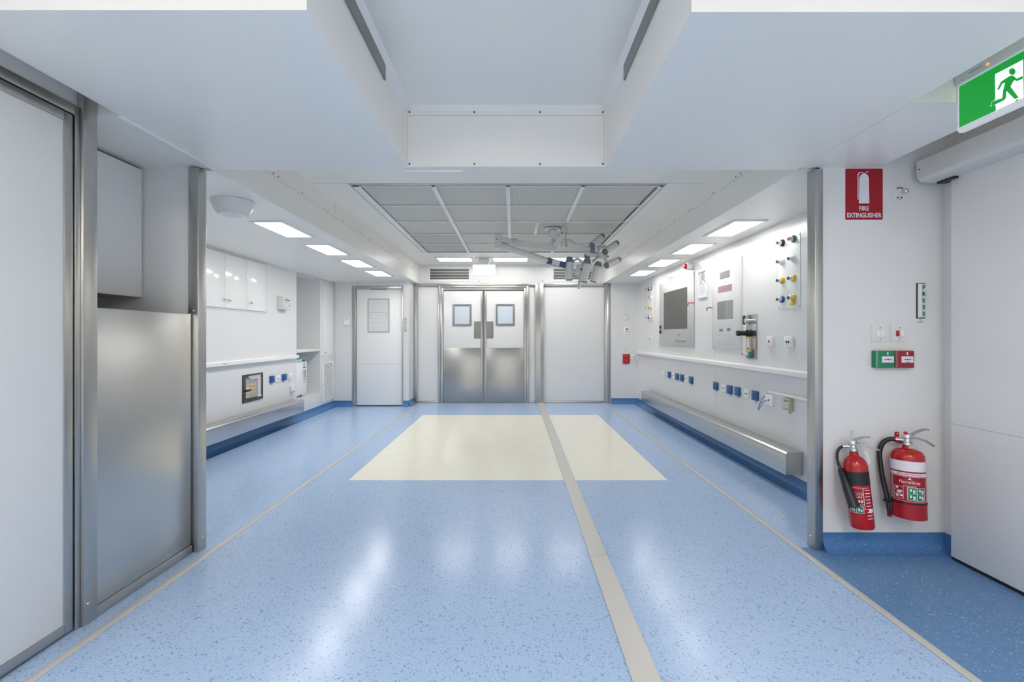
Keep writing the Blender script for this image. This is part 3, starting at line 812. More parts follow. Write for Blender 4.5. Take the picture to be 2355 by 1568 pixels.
# alcove shelf and fridge, tall cupboard
struct(MB().box((-3.72, 6.687, 1.0), (-3.172, 7.469, 1.042), .002).build('trim_19', 'wall'), 'white shelf across the tall alcove')
t = thing('fridge', 'small white medicine fridge with pale teal top in the alcove', 'fridge', (-3.46, 6.9, .313))
MB().box((-3.7, 6.70, .335), (-3.27, 7.118, .85), .004).build('body', 'white', t)
m = MB(); m.box((-3.7, 6.70, .8515), (-3.235, 7.118, .892), .004); m.build('top_panel', 'teal_pale', t)
b = MB().box((-3.268, 6.70, .36), (-3.225, 7.118, .848), .005).build('door', 'white', t)
m = MB(fr_left(6.909, .6, -3.225)); m.m = 0
for k, (u, v, w, h, c) in enumerate(((.12, .22, .07, .012, 1), (.12, .19, .07, .008, 0), (.125, .165, .075, .018, 2), (.11, .12, .03, .03, 3), (.155, .10, .03, .03, 2), (.11, .05, .03, .09, 0), (.15, .04, .035, .1, 0), (.135, -.03, .08, .01, 2), (.13, -.065, .07, .008, 1), (.06, .09, .04, .02, 0))):
    m.m = c; m.box((u - w / 2, v - h / 2, 0), (u + w / 2, v + h / 2, .0008))
m.build('sticker', ['ink_pale', 'teal', 'ink', 'red_p'], b)
m = MB(fr_left(7.04, .872, -3.235)); m.box((-.05, -.014, 0), (.04, .014, .002)); m.build('display', 'ink', t)
for y in (6.73, 7.09):
    for x in (-3.66, -3.31): MB().cyl((x, y, .313), (x, y, .335), .016, n=12).build('foot', 'black', t)

t = thing('tall_cupboard', 'tall narrow white cupboard with louvred lower vent beside the alcove', 'cupboard', (LW, 7.75, .1))
MB().box((LW, 7.475, .112), (LW + .012, 8.062, 2.178), .002).build('surround', 'wall', t)
b = MB().box((LW + .0122, 7.555, .915), (LW + .022, 8.01, 2.10), .002).build('door', 'cab', t)
MB().lathe([(.008, 0), (.006, .004), (.005, .016), (.012, .02), (.015, .028), (.012, .036), (.003, .039)], (LW + .022, 7.63, .97), X_, 16).build('knob', 'chrome', b)
m = MB(); m.box((LW + .0122, 7.58, .15), (LW + .02, 7.61, .81), .001); m.box((LW + .0122, 7.98, .15), (LW + .02, 8.01, .81), .001); m.box((LW + .0122, 7.61, .79), (LW + .02, 7.98, .81), .001); m.box((LW + .0122, 7.61, .15), (LW + .02, 7.98, .17), .001)
m.build('louvre_frame', 'white', t)
MB().box((LW + .0122, 7.61, .17), (LW + .0135, 7.98, .79)).build('louvre_backing', 'dark', t)
for k in range(31):
    z = .172 + k * .02
    MB().extr([(.0136, .008), (.0136, .016), (.021, .008), (.021, .002)], (LW, 7.611, z), (LW, 7.979, z), X_, Z_).build('louvre', 'white', t)

# ceiling dome in the left bay
zc = 2.224 - (2.02 - 1.765) * .0277
t = thing('ceiling_speaker', 'round white domed unit on the left bay ceiling', 'ceiling unit', (-2.02, 3.28, zc))
MB().lathe([(.141, 0), (.141, .004), (.136, .02), (.128, .045), (.112, .075), (.098, .092), (.09, .098), (.088, .096)], (-2.02, 3.28, zc + .001), -Z_, 48).build('dome', 'offwhite', t)
MB().lathe([(.086, .0962), (.086, .101), (.082, .104), (.064, .1045)], (-2.02, 3.28, zc + .001), -Z_, 40).build('ring', 'white', t)
MB().lathe([(.062, .0), (.060, .002), (.03, .003)], (-2.02, 3.28, zc - .1036), -Z_, 32).build('grille', 'greyp', t)

# ------------------------------------------------------------ ceiling lights
def panel_light(cx, cy, z, w, l, label, group, dm='diff', slope=0.0):
    t = thing('ceiling_light', label, 'ceiling light', (cx, cy, z), group)
    m = MB(); fw = .03; zz = z - .010
    for a, b_ in (((-w / 2, -l / 2), (-w / 2 + fw, l / 2)), ((w / 2 - fw, -l / 2), (w / 2, l / 2)), ((-w / 2 + fw, -l / 2), (w / 2 - fw, -l / 2 + fw)), ((-w / 2 + fw, l / 2 - fw), (w / 2 - fw, l / 2))):
        m.box((cx + a[0], cy + a[1], zz), (cx + b_[0], cy + b_[1], z - .001 + (0.006 if slope else 0)), .0015)
    m.build('frame', 'white', t)
    MB().box((cx - w / 2 + fw, cy - l / 2 + fw, z - .007), (cx + w / 2 - fw, cy + l / 2 - fw, z - .0025)).build('diffuser', dm, t)
    return t
ys = (4.135, 5.095, 6.07, 7.035)
zl = 2.224 - (2.075 - 1.765) * .0277
a = panel_light(-2.075, ys[0], zl, .295, .625, 'left bay ceiling light nearest the viewer, beside the dome', 'left bay ceiling lights', slope=1)
for y, s in zip(ys[1:], ('second ceiling light from the dome in the left bay', 'third ceiling light from the dome in the left bay', 'left bay ceiling light farthest back, above the single door')): dup(a, (0, y - ys[0], 0), s)
a = panel_light(2.0, ys[0], 2.224, .295, .625, 'right bay ceiling light nearest the viewer, beside the gas outlets', 'right bay ceiling lights', 'diff_low')
for y, s in zip(ys[1:], ('second nearest ceiling light in the right bay', 'third nearest ceiling light in the right bay', 'right bay ceiling light farthest back near the red sounder')): dup(a, (0, y - ys[0], 0), s)
a = panel_light(-1.01, 7.9, HI, .635, .40, 'ceiling light left of the blank exit sign, over the far doors', 'far ceiling lights', 'diff_mid')
dup(a, (.965, 0, 0), 'ceiling light right of the blank exit sign, over the far doors'); dup(a, (1.94, 0, 0), 'far ceiling light behind the surgical lamp heads')
a = panel_light(-1.15, -.3, HI, .6, .6, 'ceiling light above the viewer', 'near room ceiling lights', 'diff_near')
for x, y in ((0, -1.5), (2.3, 0), (2.3, -1.5)): dup(a, (x, y, 0))

# blank exit sign
t = thing('exit_sign', 'exit sign seen from its blank white side over the far doors', 'exit sign', (-.49, 7.78, HI))
Y0 = 7.75; p = at(1113.5, 632.3, Y0)
MB().box((at(1087.5, 0, Y0).x, Y0 - .008, at(0, 632.3, Y0).z), (at(1139, 0, Y0).x, Y0 + .008, at(0, 608.8, Y0).z), .002).build('panel', 'exit_back', t)
m = MB(); m.box((p.x - .155, Y0 - .06, HI - .014), (p.x + .155, Y0 + .06, HI - .001), .002); m.box((p.x - .08, Y0 - .045, HI - .032), (p.x + .08, Y0 + .045, HI - .014), .002)
m.build('mounting_plate', 'greyp', t)
m = MB(); m.extr([(-.075, 0), (.075, 0), (.10, .085), (-.10, .085)], (p.x, Y0 - .03, at(0, 608.8, Y0).z), (p.x, Y0 + .03, at(0, 608.8, Y0).z), X_, Z_); m.build('bracket', 'white', t)

# ------------------------------------------------------------ filter grid in the ceiling
t = thing('ceiling_filter', 'large grid of perforated air filter panels in the central ceiling', 'air filter', (-.05, 5.6, HI))
m = MB(); m.box((G0, H0, HI - .004), (G1, H0 + .055, HI + .02), .001); m.build('near_edge', 'steel', t)
m = MB(); m.m = 0
m.box((G0, H0 + .055, HI - .002), (G0 + .012, H1, HI + .02)); m.box((G1 - .012, H0 + .055, HI - .002), (G1, H1, HI + .02)); m.box((G0 + .012, H1 - .01, HI - .001), (G1 - .012, H1, HI + .02))
m.build('edge_channel', 'steel_dull', t)
cx = [-1.347, -.708, -.046, .62, 1.285]; cy = [4.03, 4.655, 5.305, 5.955, 6.605, 7.245]
def strip(x0, x1, y0_, y1_, ns):
    m = MB(); m.box((x0, y0_, HI - .010), (x1, y1_, HI + .006), .002); m.m = 1
    for y in ns: m.cyl(((x0 + x1) / 2, y, HI - .0112), ((x0 + x1) / 2, y, HI - .0098), .006, n=8)
    m.m = 2; m.box((x0 + .006, y0_ - .004, HI - .008), (x1 - .006, y0_ + .0005, HI + .004))
    return m.build('divider', ['white', 'screw', 'black'], t)
yy = [c + s for c in cy[1:-1] for s in (-.04, .05)] + [cy[0] + .07]
strip(G0 + .016, cx[0] - .012, cy[0], cy[5], yy); strip(cx[4] + .012, G1 - .016, cy[0], cy[5], yy)
for x in cx[1:3]: strip(x - .02, x + .02, cy[0], cy[5], yy)
strip(cx[3] - .02, cx[3] + .02, cy[0], 5.33, yy[:4]); strip(cx[3] - .02, cx[3] + .02, 5.99, cy[5], yy[4:8]); strip(.270, .305, 5.31, 5.955, (5.4, 5.6, 5.85))
for c in cy[1:-1] : MB().box((cx[0] - .01, c - .007, HI - .006), (cx[4] + .01, c + .007, HI + .006), .001).build('cross_bar', 'white', t)
MB().box((cx[0] - .01, cy[0], HI - .006), (cx[4] + .01, cy[0] + .012, HI + .006), .001).build('cross_bar', 'white', t)
p0 = MB().box((cx[0] - .008, cy[0], HI + .008), (cx[0] + .655, cy[0] + .645, HI + .014)).build('filter_panel', 'filter', t)
dk = p0.data.copy(); dk.materials[0] = M['filter_d']
for r in range(5):
    for c in range(4):
        if r == 0 and c == 0: continue
        q = p0.copy(); C.objects.link(q); q.parent = t
        if (c, r) in ((0, 3), (0, 4)): q.data = dk
        q.location = p0.location + Vector((cx[c] - cx[0], cy[r] - cy[0], 0))

# ------------------------------------------------------------ right wall fittings
def rfr(px, py, X=2.3): return fr_right(RY(px, X), RZ(px, py, X), X - .0006)
sr = [(1527, 859, 'plain', 'white switch at the far end of the low socket row on the right wall', 'switch'),
      (1540.5, 861.5, 'blue', 'blue socket farthest back on the right wall', 0),
      (1549.5, 863.5, 'data', 'white data socket right after the farthest blue socket', 0),
      (1558.5, 866, 'blue', 'left blue socket of the far touching pair on the right wall', 0),
      (1569.5, 868.7, 'blue', 'right blue socket of the far touching pair on the right wall', 0),
      (1579.5, 870, 'data', 'white data socket right of the far pair of blue sockets', 0),
      (1591, 874, 'blue', 'blue socket below the steel computer panel, last before the gap', 0),
      (1648, 887.5, 'blue', 'blue socket below the white control panel, first after the gap', 0),
      (1665, 892, 'data', 'white data socket below the white control panel', 0),
      (1680, 896, 'blue', 'left blue socket of the near touching pair on the right wall', 0),
      (1698.5, 900, 'blue', 'right blue socket of the near touching pair on the right wall', 0),
      (1718, 905, 'data', 'white data socket left of the nearest blue socket on the right wall', 0),
      (1739, 909.5, 'blue', 'blue socket nearest the viewer, beside the looped blue cable', 0)]
for px, py, k, lab, c in sr:
    socket(rfr(px, py), k, label=lab, cat=c or ('socket' if k == 'blue' else 'data socket'), dp=.02 if k == 'blue' else .008, w=.1 if k == 'blue' else .09)
socket(rfr(1773, 920), 'one', w=.11, h=.1, dp=.022, label='white network plate under the short trunking on the right wall', cat='network plate')
socket(rfr(1817, 929.5), 'beige', w=.1, h=.1, dp=.035, label='beige grey multi socket under the short trunking on the right wall')
k0 = rfr(1770, 921)
m = MB(k0); m.tube([(0, 0, .026), (-.005 , 0, .05), (.035, -.03, .06), (.07, -.075, .06), (.095, -.085, .055), (.105, -.05, .05), (.09, .01, .04), (.06, .05, .02), (.03, .066, .006)][::1] if False else
       [(0, 0, .024), (-.012, -.012, .05), (-.045, -.055, .055), (-.085, -.095, .05), (-.10, -.10, .045), (-.108, -.08, .04), (-.095, -.03, .03), (-.065, .02, .02), (-.03, .055, .008), (-.015, .062, .004)], .0028, 8)
tag(m.build('cable', 'blue'), 'thin blue cable looping from the network plate on the right wall', 'cable')
socket(rfr(1775, 785), 'red', w=.085, h=.085, dp=.025, label='white switch with one red button right of the steel valve plate', cat='switch')
socket(rfr(1818.5, 786), 'two', w=.095, h=.09, dp=.025, label='white switch with two dark buttons on the right wall', cat='switch')
socket(rfr(1497.5, 779), 'two', w=.075, h=.085, dp=.012, label='small white plate with dark ports left of the far pair', cat='switch')
socket(rfr(1510.8, 779.5), 'one', w=.075, h=.085, dp=.012, label='small white plate beside the steel computer panel', cat='switch')

t = thing('cable_trunking', 'long white dado trunking along the right wall', 'trunking', (RW, 5.6, .945), 'white dado trunkings')
m = MB(); m.extr([(0, 0), (.05, 0), (.05, .034), (.034, .042), (0, .046)], (RW - .001, 2.76, .925), (RW - .001, 8.34, .925), -X_, Z_)
m.box((RW - .04, 8.33, .80), (RW - .001, 8.37, .968)); m.build('channel', 'white', t)
m = MB(fr_right(4.75, .943, RW - .05)); m.text('DATA', .02, 0, 0, 0); m.build('lettering', 'ink_pale', t)
m = MB(fr_right(3.72, .943, RW - .05)); m.text('THEATRE', .022, 0, 0, 0); m.build('lettering', 'ink', t)
tag(MB().box((RW - .02, 2.8, .74), (RW, 4.075, .763), .003).build('cable_trunking', 'white'), 'short white trunking above the beige socket on the right wall', 'trunking', 'white dado trunkings')

# steel computer panel
t = thing('computer_panel', 'stainless wall panel with a dark screen on the right wall', 'wall computer', (RW, 6.45, 1.1))
cyy = 6.447; cz = 1.58
fr = fr_right(cyy, cz, RW - .0006)
def U(px): return cyy - RY(px)
MB(fr).box((-.672, -.482, 0), (.672, .48, .014), .003).build('fascia', 'steel_satin', t)
MB(fr).box((U(1529), 1.344 - cz, .0142), (U(1583), 1.894 - cz, .016)).build('screen', 'screen', t)
m = MB(fr); m.box((.10, 1.165 - cz, .0142), (.40, 1.20 - cz, .05), .006); m.build('tray_handle', 'steel', t)
m = MB(fr); m.box((.16, 1.245 - cz, .0142), (.175, 1.275 - cz, .017)); m.build('slot', 'ink', t)
for v in (1.38, 1.312): MB(fr).box((-.63, v - .028 - cz, .0142), (-.595, v + .028 - cz, .03), .005).build('port_cover', 'ink', t)
m = MB(fr); m.box((-.68, .481, 0), (.68, .495, .005)); m.box((-.68, -.495, 0), (.68, -.483, .005)); m.build('edging', 'white', t)
def hook(px, py, lab):
    fr = rfr(px, py)
    m = MB(fr); m.tube([(.02, 0, .0), (.015, .002, .03), (0, .004, .055), (-.02, -.008, .062), (-.03, -.03, .06)], .006, 8); m.box((.0, -.02, 0), (.035, .02, .005), .002)
    tag(m.build('wall_hook', 'red_p'), lab, 'hook')
hook(1595, 697, 'small red hook on the edge of the stainless computer panel')
hook(1640, 708, 'small red hook on the edge of the white control panel')

# certificate
fr = fr_right(5.507, 1.876, RW - .0006)
t = thing('picture_frame', 'narrow white framed certificate right of the red sounder', 'picture frame', (RW, 5.507, 1.705))
m = MB(fr)
for a, b_ in (((-.132, -.17), (-.108, .17)), ((.108, -.17), (.132, .17)), ((-.108, .148), (.108, .17)), ((-.108, -.17), (.108, -.148))): m.box((a[0], a[1], 0), (b_[0], b_[1], .02), .004)
m.build('frame', 'white', t)
m = MB(fr); m.box((-.108, -.148, .001), (.108, .148, .004)); m.m = 1
m.disc(.0, .09, .055, .004, .0045, 20); m.disc(.06, .03, .022, .004, .0045, 12); m.disc(-.06, .02, .018, .004, .0045, 12)
for k in range(4): m.box((-.05, -.04 - k * .025, .004), (.06, -.036 - k * .025, .0045))
m.disc(.0, -.0, .018, .004, .0045, 4)
m.build('certificate', ['label_white', 'ink_pale'], t)

# sounder
t = thing('fire_sounder', 'white round fire sounder with a red beacon on the right wall', 'alarm', (RW, 5.845, 2.143))
fr = fr_right(5.83, 2.14, RW - .0006)
MB(fr).lathe([(.052, 0), (.052, .02), (.047, .024)], (0, 0, 0), (0, 0, 1), 28).build('base', 'offwhite', t)
MB(fr).lathe([(.046, .0242), (.05, .03), (.05, .07), (.042, .085)], (0, 0, 0), (0, 0, 1), 28).build('body', 'white', t)
MB(fr).lathe([(.036, .0852), (.035, .1), (.026, .112), (.008, .116)], (0, 0, 0), (0, 0, 1), 24).build('beacon', 'red_p', t)

# control panel
cyy, cz = 4.906, 1.58
fr = fr_right(cyy, cz, RW - .0006)
t = thing('control_panel', 'tall white theatre control panel with grey and red displays', 'control panel', (RW, cyy, 1.1))
m = MB(fr); m.box((-.334, -.476, 0), (.334, .476, .012), .003); m.build('border', 'offwhite', t)
m = MB(fr); m.box((-.318, -.455, .0122), (.318, .455, .016), .002); m.build('fascia', 'wall', t)
def disp(y0_, y1_, z0, z1, mt): return MB(fr).box((cyy - y0_, z0 - cz, .0162), (cyy - y1_, z1 - cz, .018)).build('display', mt, t)
disp(5.027, 4.797, 1.87, 1.946, 'greydisp'); disp(5.07, 4.75, 1.725, 1.793, 'pink'); disp(5.087, 4.905, 1.43, 1.626, 'greydisp'); disp(4.905, 4.727, 1.43, 1.626, 'midgrey')
m = MB(fr)
for z in (1.975, 1.825): m.box((-.03, z - cz, .0162), (.04, z + .006 - cz, .0166))
m.text('SIEMENS', .022, -.25, 1.99 - cz, .0162, sx=1.1) if False else m.box((-.29, 1.985 - cz, .0162), (-.23, 1.997 - cz, .0166))
m.m = 1
for i in range(3): m.box((-.13 + i * .03, 1.295 - cz, .0162), (-.115 + i * .03, 1.325 - cz, .0172)); m.box((.045 + i * .03, 1.30 - cz, .0162), (.06 + i * .03, 1.33 - cz, .0172))
m.m = 0
for (u, z) in ((-.1, 1.345), (.09, 1.345), (-.1, 1.26), (.09, 1.262)): m.box((u - .06, z - cz, .0162), (u + .06, z + .003 - cz, .0166))
for (u, z, w, h) in ((-.07, 1.175, .08, .05), (.04, 1.185, .05, .09), (.14, 1.185, .05, .08), (-.15, 1.17, .012, .05)):
    m.box((u, z - h / 2 - cz, .0162), (u + w, z - h / 2 + .003 - cz, .0166)); m.box((u, z + h / 2 - cz, .0162), (u + w, z + h / 2 + .003 - cz, .0166))
    m.box((u, z - h / 2 - cz, .0162), (u + .003, z + h / 2 - cz, .0166)); m.box((u + w - .003, z - h / 2 - cz, .0162), (u + w, z + h / 2 - cz, .0166))
m.build('key_legend', ['ink_pale', 'ink'], t)

# steel valve plate
cyy, cz = 4.385, 1.24
fr = fr_right(cyy, cz, RW - .0006)
t = thing('valve_plate', 'narrow steel plate with black knob, lever and yellow tag', 'valve', (RW, cyy, 1.024))
m = MB(fr); m.rrect(-.099, -.215, .099, .215, .012, 0, .006); m.build('plate', 'steel', t)
m = MB(fr); m.rrect(-.09, .12, -.06, .208, .012, .03, .045); m.cyl((-.075, .16, .006), (-.075, .16, .034), .010, n=12); m.build('lever', 'black', t)
m = MB(fr); m.cyl((-.01, .155, .006), (-.01, .155, .05), .018, n=16); m.cyl((-.01, .155, .05), (-.01, .155, .06), .024, n=16); m.tube([(-.01, .14, .045), (-.015, .10, .05), (-.012, .05, .055), (-.015, .0, .05)], .006, 8); m.build('fitting', 'chrome', t)
m = MB(fr); m.cyl((-.005, .035, .006), (-.005, .035, .05), .034, n=22); m.cyl((-.005, .035, .05), (-.005, .035, .125), .024, n=22); m.lathe([(.027, 0), (.027, .018), (.022, .022)], (-.005, .035, .12), (0, 0, 1), 22); m.build('knob', 'black', t)
m = MB(fr); m.box((.03, .065, .006), (.088, .12, .0075)); m.m = 1
for k in range(4): m.box((.036, .105 - k * .01, .0075), (.08, .108 - k * .01, .008))
m.build('sticker', ['label_white', 'ink_pale'], t)
m = MB(fr); m.box((-.035, -.145, .03), (.02, -.005, .033), .001); m.m = 1; m.box((-.027, -.125, .033), (.012, -.02, .0345)); m.m = 2; m.box((-.022, -.122, .0346), (.008, -.105, .0352)); m.build('tag', ['yellow', 'label_white', 'red_p'], t)
m = MB(fr); m.box((.03, -.12, .006), (.09, -.01, .012), .002); m.build('gas_label', 'beige', t)
m = MB(fr); m.cyl((-.005, -.175, .006), (-.005, -.175, .03), .03, n=20); m.build('outlet_ring', 'teal_gas', t)
m = MB(fr); m.cyl((-.02, -.168, .03), (-.03, -.165, .075), .016, n=18); m.m = 1; m.cyl((-.03, -.165, .075), (-.0315, -.1646, .08), .011, n=16); m.build('coupling', ['white', 'red_p'], t)

# gas outlet panels
def gas_panel(cyy, label):
    cz = 1.775
    fr = fr_right(cyy, cz, RW - .0006)
    t = thing('gas_outlet_panel', label, 'gas outlets', (RW, cyy, 1.475), 'gas outlet panels')
    m = MB(fr); m.box((-.148, -.30, 0), (.148, .30, .004), .001); m.m = 1
    for u in (-.138, .138):
        for v in (-.288, .288): m.disc(u, v, .005, .004, .006, 8)
    m.build('plate', ['white', 'screw'], t)
    cols = {(0, 0): ('dark', 0), (1, 0): ('teal_gas', 1), (0, 1): ('white', 0), (1, 1): ('white', 0), (0, 2): ('yellow', 0), (1, 2): ('yellow', 0), (0, 3): ('blue', 0), (1, 3): ('yellow', 0)}
    for (i, j), (c, rd) in cols.items():
        u = (-.085, .073)[i]; v = .265 - j * .16
        b = MB(fr).lathe([(.030, 0), (.030, .012), (.024, .017)], (u, v, .0042), (0, 0, 1), 22).build('outlet_ring', c, t)
        MB(fr).lathe([(.019, 0), (.019, .018), (.014, .022), (.014, .030)], (u, v, .0214), (0, 0, 1), 18).build('outlet_body', 'chrome', b)
        MB(fr).lathe([(.013, 0), (.013, .006), (.007, .0065)], (u, v, .0516), (0, 0, 1), 18).build('outlet_nose', 'red_p' if rd else 'screw', b)
    MB(fr).box((.05, .265 - .48 - .06, .0042), (.095, .265 - .48 - .034, .03), .005).build('yellow_clip', 'yellow', t)
    return t
g = gas_panel(3.79, 'white gas outlet panel with eight outlets nearest the viewer')
dup(g, (0, 3.82, 0), 'white gas outlet panel with eight outlets at the far end of the right wall')

# right end wall fittings
def rend(px, py): return fr_far((px - HX) * RE / F, CAMZ - (py - HY) * RE / F, RE)
fr = rend(1440.3, 730.5)
t = thing('wall_sensor', 'off white sensor plate, topmost on the right end wall', 'sensor', fr[0])
MB(fr).box((-.043, -.05, 0), (.043, .05, .012), .003).build('case', 'offwhite', t); m = MB(fr); m.box((-.038, .049, .006), (.038, .053, .0125)); m.disc(-.02, -.01, .003, .012, .0128, 8); m.disc(.02, -.01, .003, .012, .0128, 8); m.build('mark', 'midgrey', t)
fr = rend(1439.8, 760.5)
t = thing('wall_switch', 'white switch with a red rocker on the right end wall', 'switch', fr[0])
MB(fr).box((-.043, -.062, 0), (.043, .062, .012), .003).build('plate', 'white', t); MB(fr).box((-.01, .018, .0122), (.032, .045, .018), .003).build('rocker', 'red_p', t); MB(fr).box((.0, -.02, .0122), (.014, -.006, .014)).build('indicator', 'ink', t)
fr = rend(1440, 825)
t = thing('power_socket', 'double red socket on the right end wall', 'socket', fr[0])
MB(fr).box((-.064, .003, 0), (.064, .088, .022), .004).build('plate', 'red_p', t); MB(fr).box((-.064, -.088, 0), (.064, -.003, .022), .004).build('plate', 'red_p', t)
m = MB(fr)
for v in (.05, -.045): m.disc(0, v, .006, .022, .023, 10)
m.build('screw', 'label_white', t)
MB(fr).box((-.02, -.107, 0), (.02, -.095, .001)).build('tag', 'ink_pale', t)
m = MB(fr); m.box((-.035, .135, 0), (-.02, .15, .0008)); m.box((.0, .14, 0), (.03, .145, .0008)); m.build('caption', 'ink_pale', t)
fr = rend(1455, 821)
t = thing('wall_outlet', 'small white outlet right of the double red socket', 'outlet', fr[0])
MB(fr).box((-.043, -.04, 0), (.043, .04, .012), .003).build('plate', 'white', t); MB(fr).disc(.005, -.0, .010, .0122, .014, 12).name if False else None
m = MB(fr); m.disc(.005, 0, .010, .0122, .0135, 12); m.build('port', 'ink', t)

# left end wall fittings
fr = fr_far(EX(798), EZ(740.5), LE)
t = thing('thermostat', 'small white thermostat left of the single door', 'thermostat', fr[0])
MB(fr).box((-.052, -.06, 0), (.052, .06, .025), .008, 3).build('case', 'white', t); MB(fr).box((-.016, .038, .0252), (.016, .044, .026)).build('slot', 'ink', t)

def press_button(fr, w, h, lab, sub, back='ink', face='greyp'):
    t = thing('press_button', lab, 'door button', fr[0] - fr[2] * h / 2, 'press to open buttons')
    m = MB(fr); m.box((-w / 2, -h / 2, 0), (w / 2, h / 2, .005), .001); m.build('back_box', back, t)
    m = MB(fr); m.extr([(-w * .4, .0052), (w * .47, .0052), (w * .47, .012), (-w * .12, .014), (-w * .4, .008)], (0, -h * .475, 0), (0, h * .475, 0), (1, 0, 0), (0, 0, 1)); m.build('button', face, t)
    m = MB(fr)
    for k, c in enumerate('PRESS'): m.text(c, w * .62, w * .12, h * .37 - k * h * .187, .0142, bold=.045)
    m.build('lettering', 'teal', t)
    if sub:
        m = MB(fr); m.text('TO', w * .2, 0, -h / 2 - .010, .0); m.text('OPEN', w * .2, 0, -h / 2 - .022, .0, sx=1.25); m.build('caption', 'ink', t)
    return t
press_button(fr_far(EX(932.1), EZ(747), LE), .042, .235, 'press button on the wall right of the single door', False)

# ------------------------------------------------------------ near right wall fittings
NS = F / RN
def nfr(px, py): return fr_far((px - HX) / NS, CAMZ - (py - HY) / NS, RN)
k = 1 / NS
fr = nfr(1986.5, 447)
t = thing('fire_extinguisher_sign', 'red sign with a white extinguisher symbol', 'sign', fr[0] - Z_ * 60 * k)
MB(fr).rrect(-45 * k, -60.5 * k, 45 * k, 60.5 * k, 4 * k, 0, .0015).build('backing', 'label_white', t)
MB(fr).rrect(-43 * k, -58.5 * k, 43 * k, 59 * k, 3 * k, .0016, .0022).build('red_field', 'red_sign', t)
m = MB(fr)
m.prism([(-12 * k, -21 * k), (12 * k, -21 * k), (11 * k, 38 * k), (8 * k, 44 * k), (3 * k, 48 * k), (3 * k, 51 * k), (-3 * k, 51 * k), (-3 * k, 48 * k), (-8 * k, 44 * k), (-11 * k, 38 * k)], .0024, .0028)
m.prism([(-3 * k, 50 * k), (10 * k, 52.5 * k), (10 * k, 51 * k), (0, 48 * k)], .0024, .0028)
m.prism([(-3 * k, 51 * k), (-11 * k, 51 * k), (-15 * k, 46 * k), (-15 * k, -12 * k), (-13 * k, -12 * k), (-13 * k, 44 * k), (-10 * k, 49 * k), (-3 * k, 49.5 * k)], .0024, .0028)
m.build('symbol', 'label_white', t)
m = MB(fr); m.text('FIRE', 14.5 * k, 0, -33 * k, .0024, sx=.88, bold=.02); m.text('EXTINGUISHER', 14.5 * k, 0, -48.5 * k, .0024, sx=.80, bold=.02); m.build('lettering', 'label_white', t)

fr = nfr(2068, 446)
t = thing('mounting_plate', 'small clear plate with a chrome knob right of the fire sign', 'wall plate', fr[0])
m = MB(fr); m.rrect(-15 * k, -18 * k, 12 * k, 18 * k, 4 * k, 0, .004); m.m = 1
for u, v in ((-5, 13), (0, 14), (5, 13), (-5, -9), (4, -9)): m.disc(u * k, v * k, 2 * k, .004, .0055, 10)
m.box((-3 * k, -13 * k, .004), (3 * k, -12 * k, .005)); m.build('plate', ['offwhite', 'screw'], t)
MB(fr).lathe([(.006, 0), (.006, .02), (.012, .022), (.012, .03), (.007, .034)], (7 * k, 4 * k, .004), (0, 0, 1), 18).build('knob', 'chrome', t)

press_button(nfr(2117, 691.5), .052, .206, 'tall press to open button by the right sliding door', True)

def switch(px, lab, red):
    fr = nfr(px, 766.5)
    t = thing('wall_switch', lab, 'switch', fr[0] - Z_ * 19 * k, 'double rocker switches')
    m = MB(fr); m.rrect(-19 * k, -18.7 * k, 19 * k, 18.7 * k, 3 * k, 0, .006); m.rrect(-17.5 * k, -17.2 * k, 17.5 * k, 17.2 * k, 3 * k, .006, .009); m.m = 1
    for v in (-13, 13): m.disc(1 * k, v * k, 1.1 * k, .009, .0098, 10)
    m.m = 2; m.box((-8 * k, -9.6 * k, .009), (12 * k, -9.2 * k, .0093)); m.box((-1 * k, 9.6 * k, .009), (6 * k, 10 * k, .0093))
    m.build('plate', ['offwhite', 'ink', 'ink_pale'], t)
    MB(fr).box((-7.5 * k, -6.5 * k, .0092), (-.3 * k, 6.5 * k, .014), .0015).build('rocker', 'red_p' if red else 'white', t)
    MB(fr).box((3.5 * k, -6.5 * k, .0092), (10.5 * k, 6.5 * k, .013), .0015).build('rocker', 'white', t)
switch(2020.5, 'all white double rocker switch above the green call point', False)
switch(2065, 'white switch with one red rocker above the red call point', True)

def call_point(px, mt, lab, sym):
    fr = nfr(px, 825.5)
    t = thing('call_point', lab, 'call point', fr[0] - Z_ * 20 * k, 'break glass call points')
    w, h = 21 * k, 19.5 * k
    m = MB(fr); m.box((-w, -h, 0), (w, h, .034), .004, 3); m.extr([(-w * .92, .034), (w * .96, .034), (w * .9, .042), (-w * .5, .042)], (0, -h * .96, 0), (0, h * .96, 0), (1, 0, 0), (0, 0, 1))
    m.build('housing', mt, t)
    m = MB(fr); m.box((-w * .48, -h * .38, .0422), (w * .8, h * .36, .044), .0005); m.build('window', 'label_white', t)
    c = w * .16
    m = MB(fr); m.disc(c, 0, .0045, .0442, .0448, 12)
    for s in (-1, 1):
        m.prism([(c + s * .020, -.0015), (c + s * .013, -.0015), (c + s * .013, -.0042), (c + s * .008, 0), (c + s * .013, .0042), (c + s * .013, .0015), (c + s * .020, .0015)], .0442, .0448)
    if sym: m.box((c - .012, -h * .32, .0442), (c + .012, -h * .26, .0446))
    m.build('arrows', 'ink', t)
    m = MB(fr); m.rrect(c - .004, h * .52, c + .004, h * .84, .001, .0422, .0428); m.build('emblem', 'label_white', t)
    m = MB(fr)
    m.extr([(0, 0), (.0012, 0), (.0012, .013), (0, .013)], (-w * 1.0, -h * .98, .034), (-w * 1.0, h * .98, .034), (1, 0, 0), (0, 0, 1))
    m.build('clear_cover', 'glass', t)
call_point(2024.5, 'green_box', 'green break glass call point below the white switches', False)
call_point(2069, 'red_box', 'red break glass call point beside the green one', True)

